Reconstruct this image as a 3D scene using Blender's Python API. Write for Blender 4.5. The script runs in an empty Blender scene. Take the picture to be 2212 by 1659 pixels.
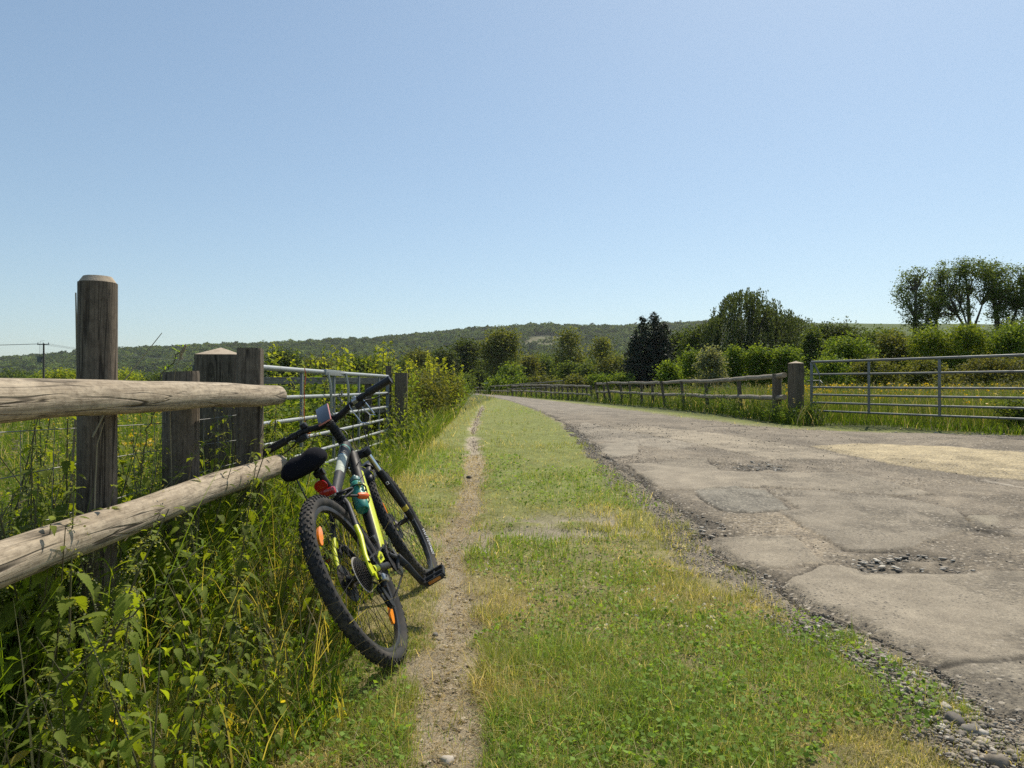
import bpy, bmesh, math, random
import numpy as np
from mathutils import Vector, Matrix

# ------------------------------------------------------------------ camera, sky, sun, exposure
scene = bpy.context.scene
COL = scene.collection
CZ = 1.10                       # eye height over the ground by the bicycle
FPX, CX, HY = 1533.0, 1106.0, 840.0   # measuring scale of the photograph (2212 px wide)
R = math.radians

cam = bpy.data.objects.new('camera', bpy.data.cameras.new('camera'))
COL.objects.link(cam)
cam.location = (0, 0, CZ)
cam.rotation_euler = (R(90 + 0.39), 0, 0)
cam.data.sensor_width = 36
cam.data.lens = 36 * FPX / 2212
cam.data.clip_start = 0.05
cam.data.clip_end = 12000
scene.camera = cam

SUN_AZ, SUN_EL = R(30), R(54)   # azimuth clockwise from straight ahead (+Y)
world = bpy.data.worlds.new('World'); scene.world = world
world.use_nodes = True
wn = world.node_tree
sky = wn.nodes.new('ShaderNodeTexSky'); sky.sky_type = 'NISHITA'
sky.sun_disc = False; sky.sun_elevation = SUN_EL; sky.sun_rotation = SUN_AZ
sky.altitude = 50; sky.air_density = 1.0; sky.dust_density = 0.7; sky.ozone_density = 0.8
tint = wn.nodes.new('ShaderNodeMix'); tint.data_type = 'RGBA'; tint.blend_type = 'MULTIPLY'
tint.inputs[0].default_value = 1.0; tint.inputs[7].default_value = (1.12, 1.26, 1.31, 1)
soft = wn.nodes.new('ShaderNodeGamma'); soft.inputs[1].default_value = 0.75   # hazy summer air: less spread between zenith and horizon
wn.links.new(sky.outputs[0], soft.inputs[0]); wn.links.new(soft.outputs[0], tint.inputs[6]); wn.links.new(tint.outputs[2], wn.nodes['Background'].inputs[0])
wn.nodes['Background'].inputs[1].default_value = 0.12

sl = bpy.data.lights.new('sun', 'SUN'); sl.energy = 4.2; sl.angle = R(0.53); sl.color = (1.0, 0.91, 0.77)
so = bpy.data.objects.new('sun', sl); COL.objects.link(so)
sv = Vector((math.sin(SUN_AZ) * math.cos(SUN_EL), math.cos(SUN_AZ) * math.cos(SUN_EL), math.sin(SUN_EL)))
so.rotation_euler = sv.to_track_quat('Z', 'Y').to_euler()
so.location = (20, 30, 60)

vs = scene.view_settings
vs.view_transform = 'Standard'; vs.look = 'None'; vs.exposure = 0.32; vs.gamma = 1.0
scene.cycles.max_bounces = 8; scene.cycles.diffuse_bounces = 3; scene.cycles.transmission_bounces = 6
scene.cycles.transparent_max_bounces = 8; scene.cycles.use_denoising = False
scene.cycles.sample_clamp_indirect = 8.0

# ------------------------------------------------------------------ helpers
def tag(o, label=None, cat=None, group=None, kind=None):
    if label: o['label'] = label
    if cat: o['category'] = cat
    if group: o['group'] = group
    if kind: o['kind'] = kind
    return o

def empty(name, loc=(0, 0, 0), rz=0.0, mat=None):
    o = bpy.data.objects.new(name, None); COL.objects.link(o)
    o.empty_display_size = 0.2
    if mat is not None: o.matrix_world = mat
    else:
        o.location = loc; o.rotation_euler = (0, 0, rz)
    return o

def np_mesh(name, V, F, mats, parent=None, col=None, extra=None, smooth=False, midx=None, link=True):
    """F: one (M,k) integer array or a list of them"""
    if not isinstance(F, (list, tuple)): F = [F]
    F = [np.asarray(f, dtype=np.int32) for f in F if len(f)]
    me = bpy.data.meshes.new(name)
    V = np.asarray(V, dtype=np.float32)
    me.vertices.add(len(V)); me.vertices.foreach_set('co', V.ravel())
    nl = sum(f.size for f in F); nf = sum(len(f) for f in F)
    me.loops.add(nl); me.polygons.add(nf)
    me.loops.foreach_set('vertex_index', np.concatenate([f.ravel() for f in F]))
    tot = np.concatenate([np.full(len(f), f.shape[1], np.int32) for f in F])
    st = np.concatenate([[0], np.cumsum(tot)[:-1]]).astype(np.int32)
    me.polygons.foreach_set('loop_start', st)
    if smooth: me.polygons.foreach_set('use_smooth', np.ones(nf, bool))
    if midx is not None: me.polygons.foreach_set('material_index', np.asarray(midx, np.int32))
    if col is not None:
        a = me.color_attributes.new('Col', 'FLOAT_COLOR', 'POINT')
        c = np.ones((len(V), 4), np.float32); c[:, :3] = col
        a.data.foreach_set('color', c.ravel())
    for k, arr in (extra or {}).items():
        a = me.attributes.new(k, 'FLOAT', 'POINT'); a.data.foreach_set('value', np.asarray(arr, np.float32))
    for m in (mats if isinstance(mats, (list, tuple)) else [mats]): me.materials.append(m)
    me.update(calc_edges=True)
    o = bpy.data.objects.new(name, me)
    if link: COL.objects.link(o)
    if parent: o.parent = parent
    return o

def _hash(ix, iy, seed):
    h = (ix.astype(np.int64) * 374761393 + iy.astype(np.int64) * 668265263 + seed * 1274126177) & 0xffffffff
    h = ((h ^ (h >> 13)) * 1274126177) & 0xffffffff
    return ((h ^ (h >> 16)) & 0xffff) / 65535.0

def vnoise(x, y, seed=0):
    ix = np.floor(x); iy = np.floor(y); fx = x - ix; fy = y - iy
    fx = fx * fx * (3 - 2 * fx); fy = fy * fy * (3 - 2 * fy)
    a = _hash(ix, iy, seed); b = _hash(ix + 1, iy, seed); c = _hash(ix, iy + 1, seed); d = _hash(ix + 1, iy + 1, seed)
    return a + (b - a) * fx + (c - a) * fy + (a - b - c + d) * fx * fy

def fbm(x, y, freq=1.0, octv=4, seed=0):
    x = np.asarray(x, float); y = np.asarray(y, float)
    s = np.zeros(np.broadcast(x, y).shape); amp = .5; tot = 0
    for k in range(octv):
        s = s + amp * vnoise(x * freq + 17.3 * k, y * freq - 9.1 * k, seed + k); tot += amp; amp *= .5; freq *= 2.03
    return s / tot

def sm(a, b, x):
    t = np.clip((np.asarray(x, float) - a) / (b - a), 0, 1); return t * t * (3 - 2 * t)

# ------------------------------------------------------------------ the lie of the land
KD = np.array([-4000, -30, 0, 2.9, 4, 6, 9, 14, 20, 30, 60, 100, 160, 400, 9000.])
KZ = np.array([-.1, 0, 0.010, 0.026, .037, .13, .26, .39, .43, .44, .40, .32, .27, .2, .2])
def prof(x):
    h = np.diff(KD); dl = np.diff(KZ) / h; m = np.zeros_like(KD)
    m[1:-1] = np.where(dl[1:] * dl[:-1] > 0, 2 * dl[1:] * dl[:-1] / (dl[1:] + dl[:-1] + 1e-12), 0)
    x = np.clip(x, KD[0], KD[-1]); i = np.clip(np.searchsorted(KD, x) - 1, 0, len(h) - 1); t = (x - KD[i]) / h[i]
    return (KZ[i] * (2*t**3 - 3*t**2 + 1) + h[i]*m[i]*(t**3 - 2*t**2 + t)
            + KZ[i+1] * (-2*t**3 + 3*t**2) + h[i]*m[i+1]*(t**3 - t**2))
def zg(x, y):
    x = np.asarray(x, float); y = np.asarray(y, float)
    return (prof(y) + .1 * sm(4, 9, x) * sm(4, 9, y) * (1 - sm(30, 60, y))
            - .13 * sm(1.2, 1.8, -x) * sm(4.2, 6.5, y) * (1 - sm(11, 18, y)))
def zf(x, y): return float(zg(np.array([x]), np.array([y]))[0])
def at(px, d): return (px - CX) / FPX * d
def zat(py, d): return CZ - (py - HY) / FPX * d

LY = np.array([-60, 2.17, 2.56, 3.11, 3.75, 4.47, 5.62, 6.59, 7.63, 10.24, 16.29, 23.75, 39.3, 63.8, 94.8, 125, 170])
LX = np.array([1.5, 1.56, 1.60, 1.52, 1.43, 1.33, 1.36, 1.26, 1.17, 1.14, 1.0, .68, -.15, -1.92, -4.7, -9.0, -18])
RY = np.array([-60, -2, 9.0, 9.8, 10.45, 10.9, 11.44, 12.18, 13.69, 17.19, 21.8, 29.8, 47.3, 81.9, 100, 125, 170])
RX = np.array([5.6, 10, 11.5, 9.6, 7.7, 6.8, 5.95, 5.15, 4.4, 3.86, 3.47, 2.8, 1.36, -.95, -2.6, -6.2, -14])
GY = np.array([-60, 2.07, 2.56, 3.22, 4.08, 5.31, 6.15, 7.34, 9.16, 11.2, 16, 24, 170])
GX = np.array([.2, .30, .30, .28, .30, .26, .30, .26, .19, .14, .06, .02, 0])   # width of the gravel margin
def roadL(y): return np.interp(y, LY, LX)
def roadR(y): return np.interp(y, RY, RX)
PY = np.array([-20, 2.07, 2.56, 3.0, 3.6, 4.4, 5.05, 5.7, 6.7, 8.1, 10.87, 12.55, 20.6, 26.7, 29, 60])
PXc = np.array([-.2, -.18, -.235, -.265, -.26, -.38, -.40, -.36, -.39, -.42, -.605, -.69, -.92, -1.1, -1.2, -3])
PW = np.array([.14, .14, .155, .125, .13, .10, .10, .09, .09, .12, .075, .06, .07, .05, .0, -.2])
def pathmask(x, y):
    c = np.interp(y, PY, PXc); w = np.interp(y, PY, PW)
    n = (fbm(x, y, 5, 4, 5) - .5) * .24
    m = 1 - sm(-.05, .05, np.abs(x - c) - w + n)
    # trodden crossing from the path to the road
    cy = 5.0 + .55 * np.sin(x * 1.3 + .4) * .5
    b = (1 - sm(.12, .5, np.abs(y - cy) + (fbm(x, y, 3, 3, 9) - .5) * .8)) * sm(-1.0, -.5, x) * (1 - sm(1.0, 1.4, x))
    return np.clip(np.maximum(m, b * .95 * sm(.40, .58, fbm(x, y, 4.2, 4, 15))), 0, 1)
def gravmask(x, y):
    L = roadL(y); g = np.interp(y, GY, GX)
    n = (fbm(x, y, 4, 3, 21) - .5) * .30
    return sm(-.06, .08, x - (L - g) + n) * (1 - sm(.15, .6, x - roadR(y) + n))

# ------------------------------------------------------------------ materials
def new_mat(name):
    m = bpy.data.materials.new(name); m.use_nodes = True
    nt = m.node_tree; b = nt.nodes['Principled BSDF']
    return m, nt, b
def N(nt, t, **kw):
    n = nt.nodes.new(t)
    for k, v in kw.items():
        if k == 'ins':
            for a, c in v.items(): n.inputs[a].default_value = c
        else: setattr(n, k, v)
    return n
def ramp(nt, src, stops):
    r = nt.nodes.new('ShaderNodeValToRGB'); nt.links.new(src, r.inputs[0])
    e = r.color_ramp.elements
    while len(e) < len(stops): e.new(0.5)
    for k, (p, c) in enumerate(stops):
        e[k].position = p; e[k].color = (*c, 1) if len(c) == 3 else c
    return r.outputs[0]
def mixc(nt, fac, a, b, mode='MIX'):
    m = nt.nodes.new('ShaderNodeMix'); m.data_type = 'RGBA'; m.blend_type = mode
    for i, s in ((0, fac), (6, a), (7, b)):
        if isinstance(s, (int, float)): m.inputs[i].default_value = s
        elif isinstance(s, tuple): m.inputs[i].default_value = (*s, 1)
        else: nt.links.new(s, m.inputs[i])
    return m.outputs[2]
def mathn(nt, op, a, b=0.0):
    m = nt.nodes.new('ShaderNodeMath'); m.operation = op
    for i, s in ((0, a), (1, b)):
        if isinstance(s, (int, float)): m.inputs[i].default_value = s
        else: nt.links.new(s, m.inputs[i])
    return m.outputs[0]
def noise(nt, vec, scale, detail=4, rough=.55, dist=0.0):
    n = nt.nodes.new('ShaderNodeTexNoise'); n.inputs['Scale'].default_value = scale
    n.inputs['Detail'].default_value = detail; n.inputs['Roughness'].default_value = rough; n.inputs['Distortion'].default_value = dist
    if vec is not None: nt.links.new(vec, n.inputs['Vector'])
    return n.outputs['Fac']
def bump(nt, b, h, strength=.4, dist=.01):
    n = nt.nodes.new('ShaderNodeBump'); n.inputs['Strength'].default_value = strength; n.inputs['Distance'].default_value = dist
    nt.links.new(h, n.inputs['Height']); nt.links.new(n.outputs[0], b.inputs['Normal'])
def objvec(nt, sc=None):
    t = nt.nodes.new('ShaderNodeTexCoord')
    if sc is None: return t.outputs['Object']
    m = nt.nodes.new('ShaderNodeMapping'); m.inputs['Scale'].default_value = sc
    nt.links.new(t.outputs['Object'], m.inputs[0]); return m.outputs[0]

def plain(name, c, rough=.5, metal=0.0, spec=.5, grime=0.0, gcol=(.25, .2, .14), gscale=14, coat=0.0, bmp=0.0):
    m, nt, b = new_mat(name)
    b.inputs['Base Color'].default_value = (*c, 1); b.inputs['Roughness'].default_value = rough
    b.inputs['Metallic'].default_value = metal; b.inputs['Specular IOR Level'].default_value = spec
    b.inputs['Coat Weight'].default_value = coat
    v = objvec(nt); n = noise(nt, v, gscale, 6, .65)
    if grime > 0:
        f = ramp(nt, n, [(.45, (0, 0, 0)), (.75, (grime,) * 3)])
        nt.links.new(mixc(nt, f, c, gcol), b.inputs['Base Color'])
        r = mathn(nt, 'MULTIPLY_ADD', f, .4); nt.nodes[-1].inputs[2].default_value = rough
        nt.links.new(r, b.inputs['Roughness'])
    if bmp: bump(nt, b, noise(nt, v, gscale * 6, 4), bmp, .004)
    return m

def leaf_mat(name, trans=.45, rough=.45, spec=.35, tmul=(1.35, 1.25, .55)):
    m, nt, b = new_mat(name)
    a = N(nt, 'ShaderNodeVertexColor', layer_name='Col')
    nt.links.new(a.outputs[0], b.inputs['Base Color'])
    b.inputs['Roughness'].default_value = rough; b.inputs['Specular IOR Level'].default_value = spec
    t = nt.nodes.new('ShaderNodeBsdfTranslucent')
    nt.links.new(mixc(nt, 1.0, a.outputs[0], tmul, 'MULTIPLY'), t.inputs[0])
    mx = nt.nodes.new('ShaderNodeMixShader'); mx.inputs[0].default_value = trans
    nt.links.new(b.outputs[0], mx.inputs[1]); nt.links.new(t.outputs[0], mx.inputs[2])
    nt.links.new(mx.outputs[0], nt.nodes['Material Output'].inputs[0])
    return m

def wood_mat(name, axis, pale, mid, dark, crack=.5, green=0.0, grain=1.0, scale=1.0):
    """weathered timber, grain along the given local axis"""
    m, nt, b = new_mat(name)
    def sc(l, c): return tuple((l if 'xyz'[i] == axis else c) * scale for i in range(3))
    blot = noise(nt, objvec(nt, sc(1.6, 5)), 1.5, 5, .6)
    fine = noise(nt, objvec(nt, sc(3.0, 60)), 1.6, 6, .7, .3)
    c = ramp(nt, blot, [(.30, mid), (.55, pale), (.75, tuple(x * .85 for x in mid))])
    g = ramp(nt, fine, [(.32, dark), (.55, (1, 1, 1)), (.8, (1.12, 1.1, 1.05))])
    c = mixc(nt, .55 * grain, c, mixc(nt, 1.0, c, g, 'MULTIPLY'))
    mott = noise(nt, objvec(nt, sc(14, 26)), 2.2, 6, .75)
    c = mixc(nt, .75, c, mixc(nt, 1.0, c, ramp(nt, mott, [(.32, (.45, .42, .38)), (.5, (1, 1, 1)), (.68, (1.28, 1.26, 1.2))]), 'MULTIPLY'))
    speck = noise(nt, objvec(nt, sc(10, 40)), 3, 3, .6)
    c = mixc(nt, ramp(nt, speck, [(.60, (0, 0, 0)), (.72, (.45, .45, .45))]), c, dark)
    # long drying cracks
    ck = noise(nt, objvec(nt, sc(.55, 9)), 1.4, 2.5, .5, .25)
    d = mathn(nt, 'ABSOLUTE', mathn(nt, 'SUBTRACT', ck, .5))
    ckm = ramp(nt, d, [(.0, (1, 1, 1)), (.007, (.9, .9, .9)), (.016, (0, 0, 0))])
    ck2 = noise(nt, objvec(nt, sc(.9, 22)), 1.3, 2, .5, .35)
    ckm = mixc(nt, 1.0, ckm, ramp(nt, mathn(nt, 'ABSOLUTE', mathn(nt, 'SUBTRACT', ck2, .47)), [(.0, (.9, .9, .9)), (.010, (.5, .5, .5)), (.018, (0, 0, 0))]), 'LIGHTEN')
    gate = ramp(nt, noise(nt, objvec(nt, sc(1.1, 4)), 2.0, 2), [(.42, (0, 0, 0)), (.55, (1, 1, 1))])
    ckm = mixc(nt, 1.0, ckm, gate, 'MULTIPLY')
    c = mixc(nt, mixc(nt, 1.0, ckm, (crack,) * 3, 'MULTIPLY'), c, tuple(x * .18 for x in dark))
    # knots
    vo = nt.nodes.new('ShaderNodeTexVoronoi'); vo.inputs['Scale'].default_value = 1.0
    nt.links.new(objvec(nt, sc(2.4, 6.5)), vo.inputs['Vector'])
    kd = vo.outputs['Distance']
    ring = ramp(nt, mathn(nt, 'FRACT', mathn(nt, 'MULTIPLY', kd, 16)), [(.3, (0, 0, 0)), (.6, (1, 1, 1))])
    km = ramp(nt, kd, [(.0, (1, 1, 1)), (.10, (1, 1, 1)), (.2, (0, 0, 0))])
    c = mixc(nt, mixc(nt, 1.0, km, mixc(nt, .5, ring, (1, 1, 1)), 'MULTIPLY'), c, tuple(x * .45 for x in mid))
    if green:
        gm = ramp(nt, noise(nt, objvec(nt, (4, 4, 4)), 1.2, 4), [(.42, (0, 0, 0)), (.7, (green,) * 3)])
        c = mixc(nt, gm, c, (.12, .13, .06))
    nt.links.new(c, b.inputs['Base Color'])
    b.inputs['Roughness'].default_value = .85; b.inputs['Specular IOR Level'].default_value = .25
    hh = mathn(nt, 'SUBTRACT', fine, mathn(nt, 'MULTIPLY', ckm, 2.0))
    bump(nt, b, hh, .5, .006)
    return m

M = {}
M['rail_wood'] = wood_mat('weathered rail wood', 'x', (.45, .378, .28), (.305, .247, .175), (.25, .20, .145), 1.0)
M['post_wood'] = wood_mat('dark post wood', 'z', (.175, .142, .105), (.12, .097, .072), (.11, .085, .065), .85)
M['gatepost_wood'] = wood_mat('grey gatepost wood', 'z', (.165, .135, .098), (.115, .092, .066), (.11, .085, .065), .85, .1)
M['far_rail_wood'] = wood_mat('old fence rail wood', 'x', (.34, .30, .24), (.25, .21, .165), (.2, .17, .13), .5, .15, 1, .6)
M['far_post_wood'] = wood_mat('old fence post wood', 'z', (.15, .125, .095), (.11, .09, .07), (.08, .07, .055), .5, .1, 1, .6)
M['end_grain'] = plain('cut end grain', (.42, .345, .25), .9, grime=.7, gcol=(.22, .17, .12), gscale=30, bmp=.4)
M['galv'] = plain('galvanised steel', (.33, .35, .35), .5, .5, .5, .75, (.20, .205, .20), 9)
M['galv_dark'] = plain('dark galvanised steel', (.165, .175, .17), .5, .45, .5, .6, (.11, .11, .10), 8)  # base darkened: shade on uprights and bar undersides is put into the colour
M['wire'] = plain('fence wire', (.22, .22, .21), .5, .8)
M['pole_wood'] = plain('creosoted pole wood', (.075, .065, .055), .85, grime=.5, gcol=(.12, .1, .08))
M['grey_metal'] = plain('grey painted metal', (.10, .11, .12), .6, .2, grime=.3)
M['leaf'] = leaf_mat('leaves', .48, .62, .10, (1.5, 1.35, .5))
M['farleaf'] = leaf_mat('far leaves', .3, .8, .05)
M['grassleaf'] = leaf_mat('grass blades', .45, .6, .12, (1.35, 1.25, .55))
M['nettleleaf'] = leaf_mat('nettle leaves', .55, .6, .12, (1.65, 1.55, .27))
M['conifer'] = leaf_mat('conifer needles', .12, .6, .2)
M['bark'] = plain('bark', (.075, .06, .045), .9, grime=.6, gcol=(.12, .11, .07), gscale=5, bmp=.5)
M['stem'] = plain('plant stem', (.085, .085, .035), .7, grime=.5, gcol=(.11, .045, .04), gscale=20)
M['petal'] = leaf_mat('petals', .3, .4, .3, (1.1, 1.1, .6))
M['twine'] = plain('orange twine', (.62, .10, .03), .8)

def stone_mat():
    m, nt, b = new_mat('flint and limestone chips')
    a = N(nt, 'ShaderNodeVertexColor', layer_name='Col')
    c = mixc(nt, .5, a.outputs[0], ramp(nt, noise(nt, objvec(nt), 160, 4), [(.3, (.45, .42, .38)), (.7, (1.3, 1.28, 1.22))]), 'MULTIPLY')
    nt.links.new(mixc(nt, .6, a.outputs[0], c), b.inputs['Base Color'])
    b.inputs['Roughness'].default_value = .75; b.inputs['Specular IOR Level'].default_value = .35
    bump(nt, b, noise(nt, objvec(nt), 220, 3), .3, .002)
    return m
M['stone'] = stone_mat()

def ground_mat():
    m, nt, b = new_mat('turf soil and trodden earth')
    a = N(nt, 'ShaderNodeVertexColor', layer_name='Col')
    v = objvec(nt)
    f1 = noise(nt, v, 45, 6, .7); f2 = noise(nt, v, 7, 4)
    c = mixc(nt, 1.0, a.outputs[0], ramp(nt, f1, [(.25, (.50, .48, .45)), (.5, (1, 1, 1)), (.75, (1.38, 1.36, 1.3))]), 'MULTIPLY')
    c = mixc(nt, .6, c, mixc(nt, 1.0, c, ramp(nt, f2, [(.3, (.7, .7, .66)), (.7, (1.2, 1.2, 1.15))]), 'MULTIPLY'))
    vo = nt.nodes.new('ShaderNodeTexVoronoi'); vo.inputs['Scale'].default_value = 70
    nt.links.new(v, vo.inputs['Vector'])
    sp = N(nt, 'ShaderNodeAttribute', attribute_name='Grit')
    chip = mathn(nt, 'MULTIPLY', ramp(nt, vo.outputs['Color'], [(.60, (0, 0, 0)), (.66, (1, 1, 1))]), sp.outputs['Fac'])
    chip = mathn(nt, 'MULTIPLY', chip, ramp(nt, vo.outputs['Distance'], [(.3, (1, 1, 1)), (.42, (0, 0, 0))]))
    c = mixc(nt, chip, c, (.42, .37, .30))
    nt.links.new(c, b.inputs['Base Color']); b.inputs['Roughness'].default_value = .95
    b.inputs['Specular IOR Level'].default_value = .15
    bump(nt, b, mathn(nt, 'ADD', f1, mathn(nt, 'MULTIPLY', chip, .6)), .7, .02)
    return m
M['ground'] = ground_mat()

def road_mat():
    m, nt, b = new_mat('patched old asphalt')
    a = N(nt, 'ShaderNodeVertexColor', layer_name='Col')
    gr = N(nt, 'ShaderNodeAttribute', attribute_name='Grit')
    v = objvec(nt)
    f1 = noise(nt, v, 130, 5, .75); f2 = noise(nt, v, 5, 5, .6); f3 = noise(nt, v, 38, 4, .7)
    c = mixc(nt, 1.0, a.outputs[0], ramp(nt, f1, [(.25, (.38, .36, .34)), (.5, (1, 1, 1)), (.75, (1.60, 1.57, 1.5))]), 'MULTIPLY')
    c = mixc(nt, 1.0, c, ramp(nt, f2, [(.3, (.80, .79, .78)), (.7, (1.16, 1.16, 1.15))]), 'MULTIPLY')
    c = mixc(nt, gr.outputs['Fac'], c, mixc(nt, 1.0, c, ramp(nt, f3, [(.35, (.40, .39, .37)), (.5, (1, 1, 1)), (.66, (1.7, 1.66, 1.55))]), 'MULTIPLY'))
    vo = nt.nodes.new('ShaderNodeTexVoronoi'); vo.inputs['Scale'].default_value = 55
    nt.links.new(v, vo.inputs['Vector'])
    pit = mathn(nt, 'MULTIPLY', ramp(nt, vo.outputs['Color'], [(.60, (0, 0, 0)), (.66, (1, 1, 1))]),
                ramp(nt, vo.outputs['Distance'], [(.28, (1, 1, 1)), (.42, (0, 0, 0))]))
    pit = mathn(nt, 'MULTIPLY', pit, ramp(nt, noise(nt, v, 2.2, 3), [(.42, (.15, .15, .15)), (.6, (.8, .8, .8))]))
    v2 = nt.nodes.new('ShaderNodeTexVoronoi'); v2.inputs['Scale'].default_value = 34; nt.links.new(v, v2.inputs['Vector'])
    lightchip = mathn(nt, 'MULTIPLY', ramp(nt, v2.outputs['Color'], [(.60, (0, 0, 0)), (.68, (1, 1, 1))]), ramp(nt, v2.outputs['Distance'], [(.26, (1, 1, 1)), (.40, (0, 0, 0))]))
    c = mixc(nt, mathn(nt, 'MULTIPLY', lightchip, mathn(nt, 'ADD', mathn(nt, 'MULTIPLY', gr.outputs['Fac'], .7), .12)), c, (.50, .44, .35))
    c = mixc(nt, pit, c, (.05, .047, .043))
    wv = nt.nodes.new('ShaderNodeVectorMath'); wv.operation = 'ADD'; nw = nt.nodes.new('ShaderNodeTexNoise'); nw.inputs['Scale'].default_value = 3.5; nt.links.new(v, nw.inputs['Vector'])
    sc_ = nt.nodes.new('ShaderNodeVectorMath'); sc_.operation = 'SCALE'; sc_.inputs['Scale'].default_value = .35; nt.links.new(nw.outputs['Color'], sc_.inputs[0])
    nt.links.new(v, wv.inputs[0]); nt.links.new(sc_.outputs[0], wv.inputs[1])
    ve = nt.nodes.new('ShaderNodeTexVoronoi'); ve.feature = 'DISTANCE_TO_EDGE'; ve.inputs['Scale'].default_value = 1.15; nt.links.new(wv.outputs[0], ve.inputs['Vector'])
    crk = ramp(nt, ve.outputs['Distance'], [(.0, (1, 1, 1)), (.006, (.8, .8, .8)), (.014, (0, 0, 0))])
    crk = mathn(nt, 'MULTIPLY', crk, ramp(nt, noise(nt, v, 1.1, 3), [(.58, (0, 0, 0)), (.68, (.8, .8, .8))]))
    c = mixc(nt, crk, c, (.05, .045, .04))
    pit = mathn(nt, 'MAXIMUM', pit, crk)
    nt.links.new(c, b.inputs['Base Color']); b.inputs['Roughness'].default_value = .88
    b.inputs['Specular IOR Level'].default_value = .3
    h = mathn(nt, 'ADD', f1, mathn(nt, 'MULTIPLY', f3, mathn(nt, 'MULTIPLY', gr.outputs['Fac'], 3.0)))
    bump(nt, b, mathn(nt, 'SUBTRACT', h, pit), .55, .008)
    return m
M['road'] = road_mat()

def hill_mat():
    m, nt, b = new_mat('downland turf and woodland floor')
    a = N(nt, 'ShaderNodeVertexColor', layer_name='Col')
    f = noise(nt, objvec(nt), .03, 6, .6)
    c = mixc(nt, 1.0, a.outputs[0], ramp(nt, f, [(.3, (.75, .75, .75)), (.7, (1.2, 1.2, 1.2))]), 'MULTIPLY')
    nt.links.new(c, b.inputs['Base Color']); b.inputs['Roughness'].default_value = 1; b.inputs['Specular IOR Level'].default_value = 0
    return m
M['hill'] = hill_mat()

# ------------------------------------------------------------------ ground, road, hills
def grid_faces(nr, nc):
    i = np.arange(nr - 1)[:, None] * nc + np.arange(nc - 1)[None, :]
    i = i.ravel(); return np.stack([i, i + 1, i + nc + 1, i + nc], 1)
def grow(start, end, step, k):
    o = [start]
    while o[-1] < end:
        o.append(o[-1] + step); step *= k
    return o

def build_ground():
    ys = [-v for v in grow(1, 3000, .5, 1.35)][::-1] + list(np.arange(-.9, 1.3, .15))
    y = 1.3
    while y < 60: ys.append(y); y += max(.022, .0095 * y)
    ys += grow(60, 3100, 1.0, 1.14)
    xs = [-v for v in grow(1.65, 3000, .06, 1.13)][::-1][:-1] + list(np.arange(-1.65, 2.0, .032)) + grow(2.0, 3000, .06, 1.13)
    X, Y = np.meshgrid(np.array(xs), np.array(ys)); X = X.ravel(); Y = Y.ravel()
    pm = pathmask(X, Y); gm = gravmask(X, Y) * (1 - sm(60, 100, Y))
    near = 1 - sm(25, 60, np.abs(Y))
    rd = sm(.04, .2, X - roadL(Y)) * (1 - sm(0, .15, X - roadR(Y)))
    lane = (Y > -60) & (Y < 170)
    rd = rd * lane; gm = gm * lane; pm = pm * ((Y < 30) & (Y > -20))
    Z = zg(X, Y) + near * ((fbm(X, Y, 3.2, 4, 3) - .5) * .05 + (fbm(X, Y, 16, 3, 4) - .5) * .018) - pm * .025 - rd * .05 - gm * (1 - rd) * .012
    n1 = fbm(X, Y, 2.2, 4, 31); n2 = fbm(X, Y, 9, 3, 33)
    turf = np.array([.25, .215, .11]) * (.75 + .5 * n2)[:, None]
    mead = np.array([.07, .085, .028])
    c = turf.copy()
    gk = sm(3.5, 7, Y)[:, None]; c = c * (1 - gk) + np.array([.205, .225, .075]) * (.75 + .5 * n2)[:, None] * gk
    side = np.maximum(sm(1.2, 1.6, -X), sm(.6, 1.2, X - roadR(Y)))[:, None]
    c = c * (1 - side) + mead * side
    far = sm(40, 90, np.abs(Y))[:, None]
    c = c * (1 - far) + np.array([.085, .11, .035]) * far
    earth = np.array([.325, .28, .21]) * (.75 + .5 * n1)[:, None] * (1 + .28 * sm(5, 9, Y))[:, None]
    c = c * (1 - pm[:, None]) + earth * pm[:, None]
    gcol = np.array([.25, .215, .165]) * (.6 + .8 * n2)[:, None]
    c = c * (1 - gm[:, None]) + gcol * gm[:, None]
    g = np.clip(pm * .8 + gm, 0, 1)
    o = np_mesh('ground', np.stack([X, Y, Z], 1), grid_faces(len(ys), len(xs)), M['ground'], col=c, extra={'Grit': g}, smooth=True)
    tag(o, kind='structure')
build_ground()

def rp(pts):   # outline measured in a 2x close-up of the lane, brought to the ground
    out = []
    for cx, cy in pts:
        px, py = 1150.4 + .48 * cx, 840.7 + .48 * cy
        d = .8
        while d < 300 and CZ - (py - HY) / FPX * d > zf(at(px, d), d): d *= 1.004
        out.append((at(px, d), d))
    return np.array(out)
def inpoly(x, y, P, wob=.05, seed=0, fr=7.0):
    """signed soft inside test with a ragged edge: distance to the outline, positive inside"""
    x = x + (fbm(x, y, fr, 3, seed) - .5) * 2 * wob; y = y + (fbm(x, y, fr, 3, seed + 7) - .5) * 2 * wob
    ins = np.zeros(x.shape, bool); dist = np.full(x.shape, 1e9)
    for k in range(len(P)):
        (x1, y1), (x2, y2) = P[k], P[(k + 1) % len(P)]
        cond = ((y1 > y) != (y2 > y)) & (x < (x2 - x1) * (y - y1) / ((y2 - y1) if y2 != y1 else 1e-9) + x1)
        ins ^= cond
        dx, dy = x2 - x1, y2 - y1; t = np.clip(((x - x1) * dx + (y - y1) * dy) / (dx * dx + dy * dy + 1e-12), 0, 1)
        dist = np.minimum(dist, np.hypot(x - x1 - t * dx, y - y1 - t * dy))
    return np.where(ins, dist, -dist)

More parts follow.
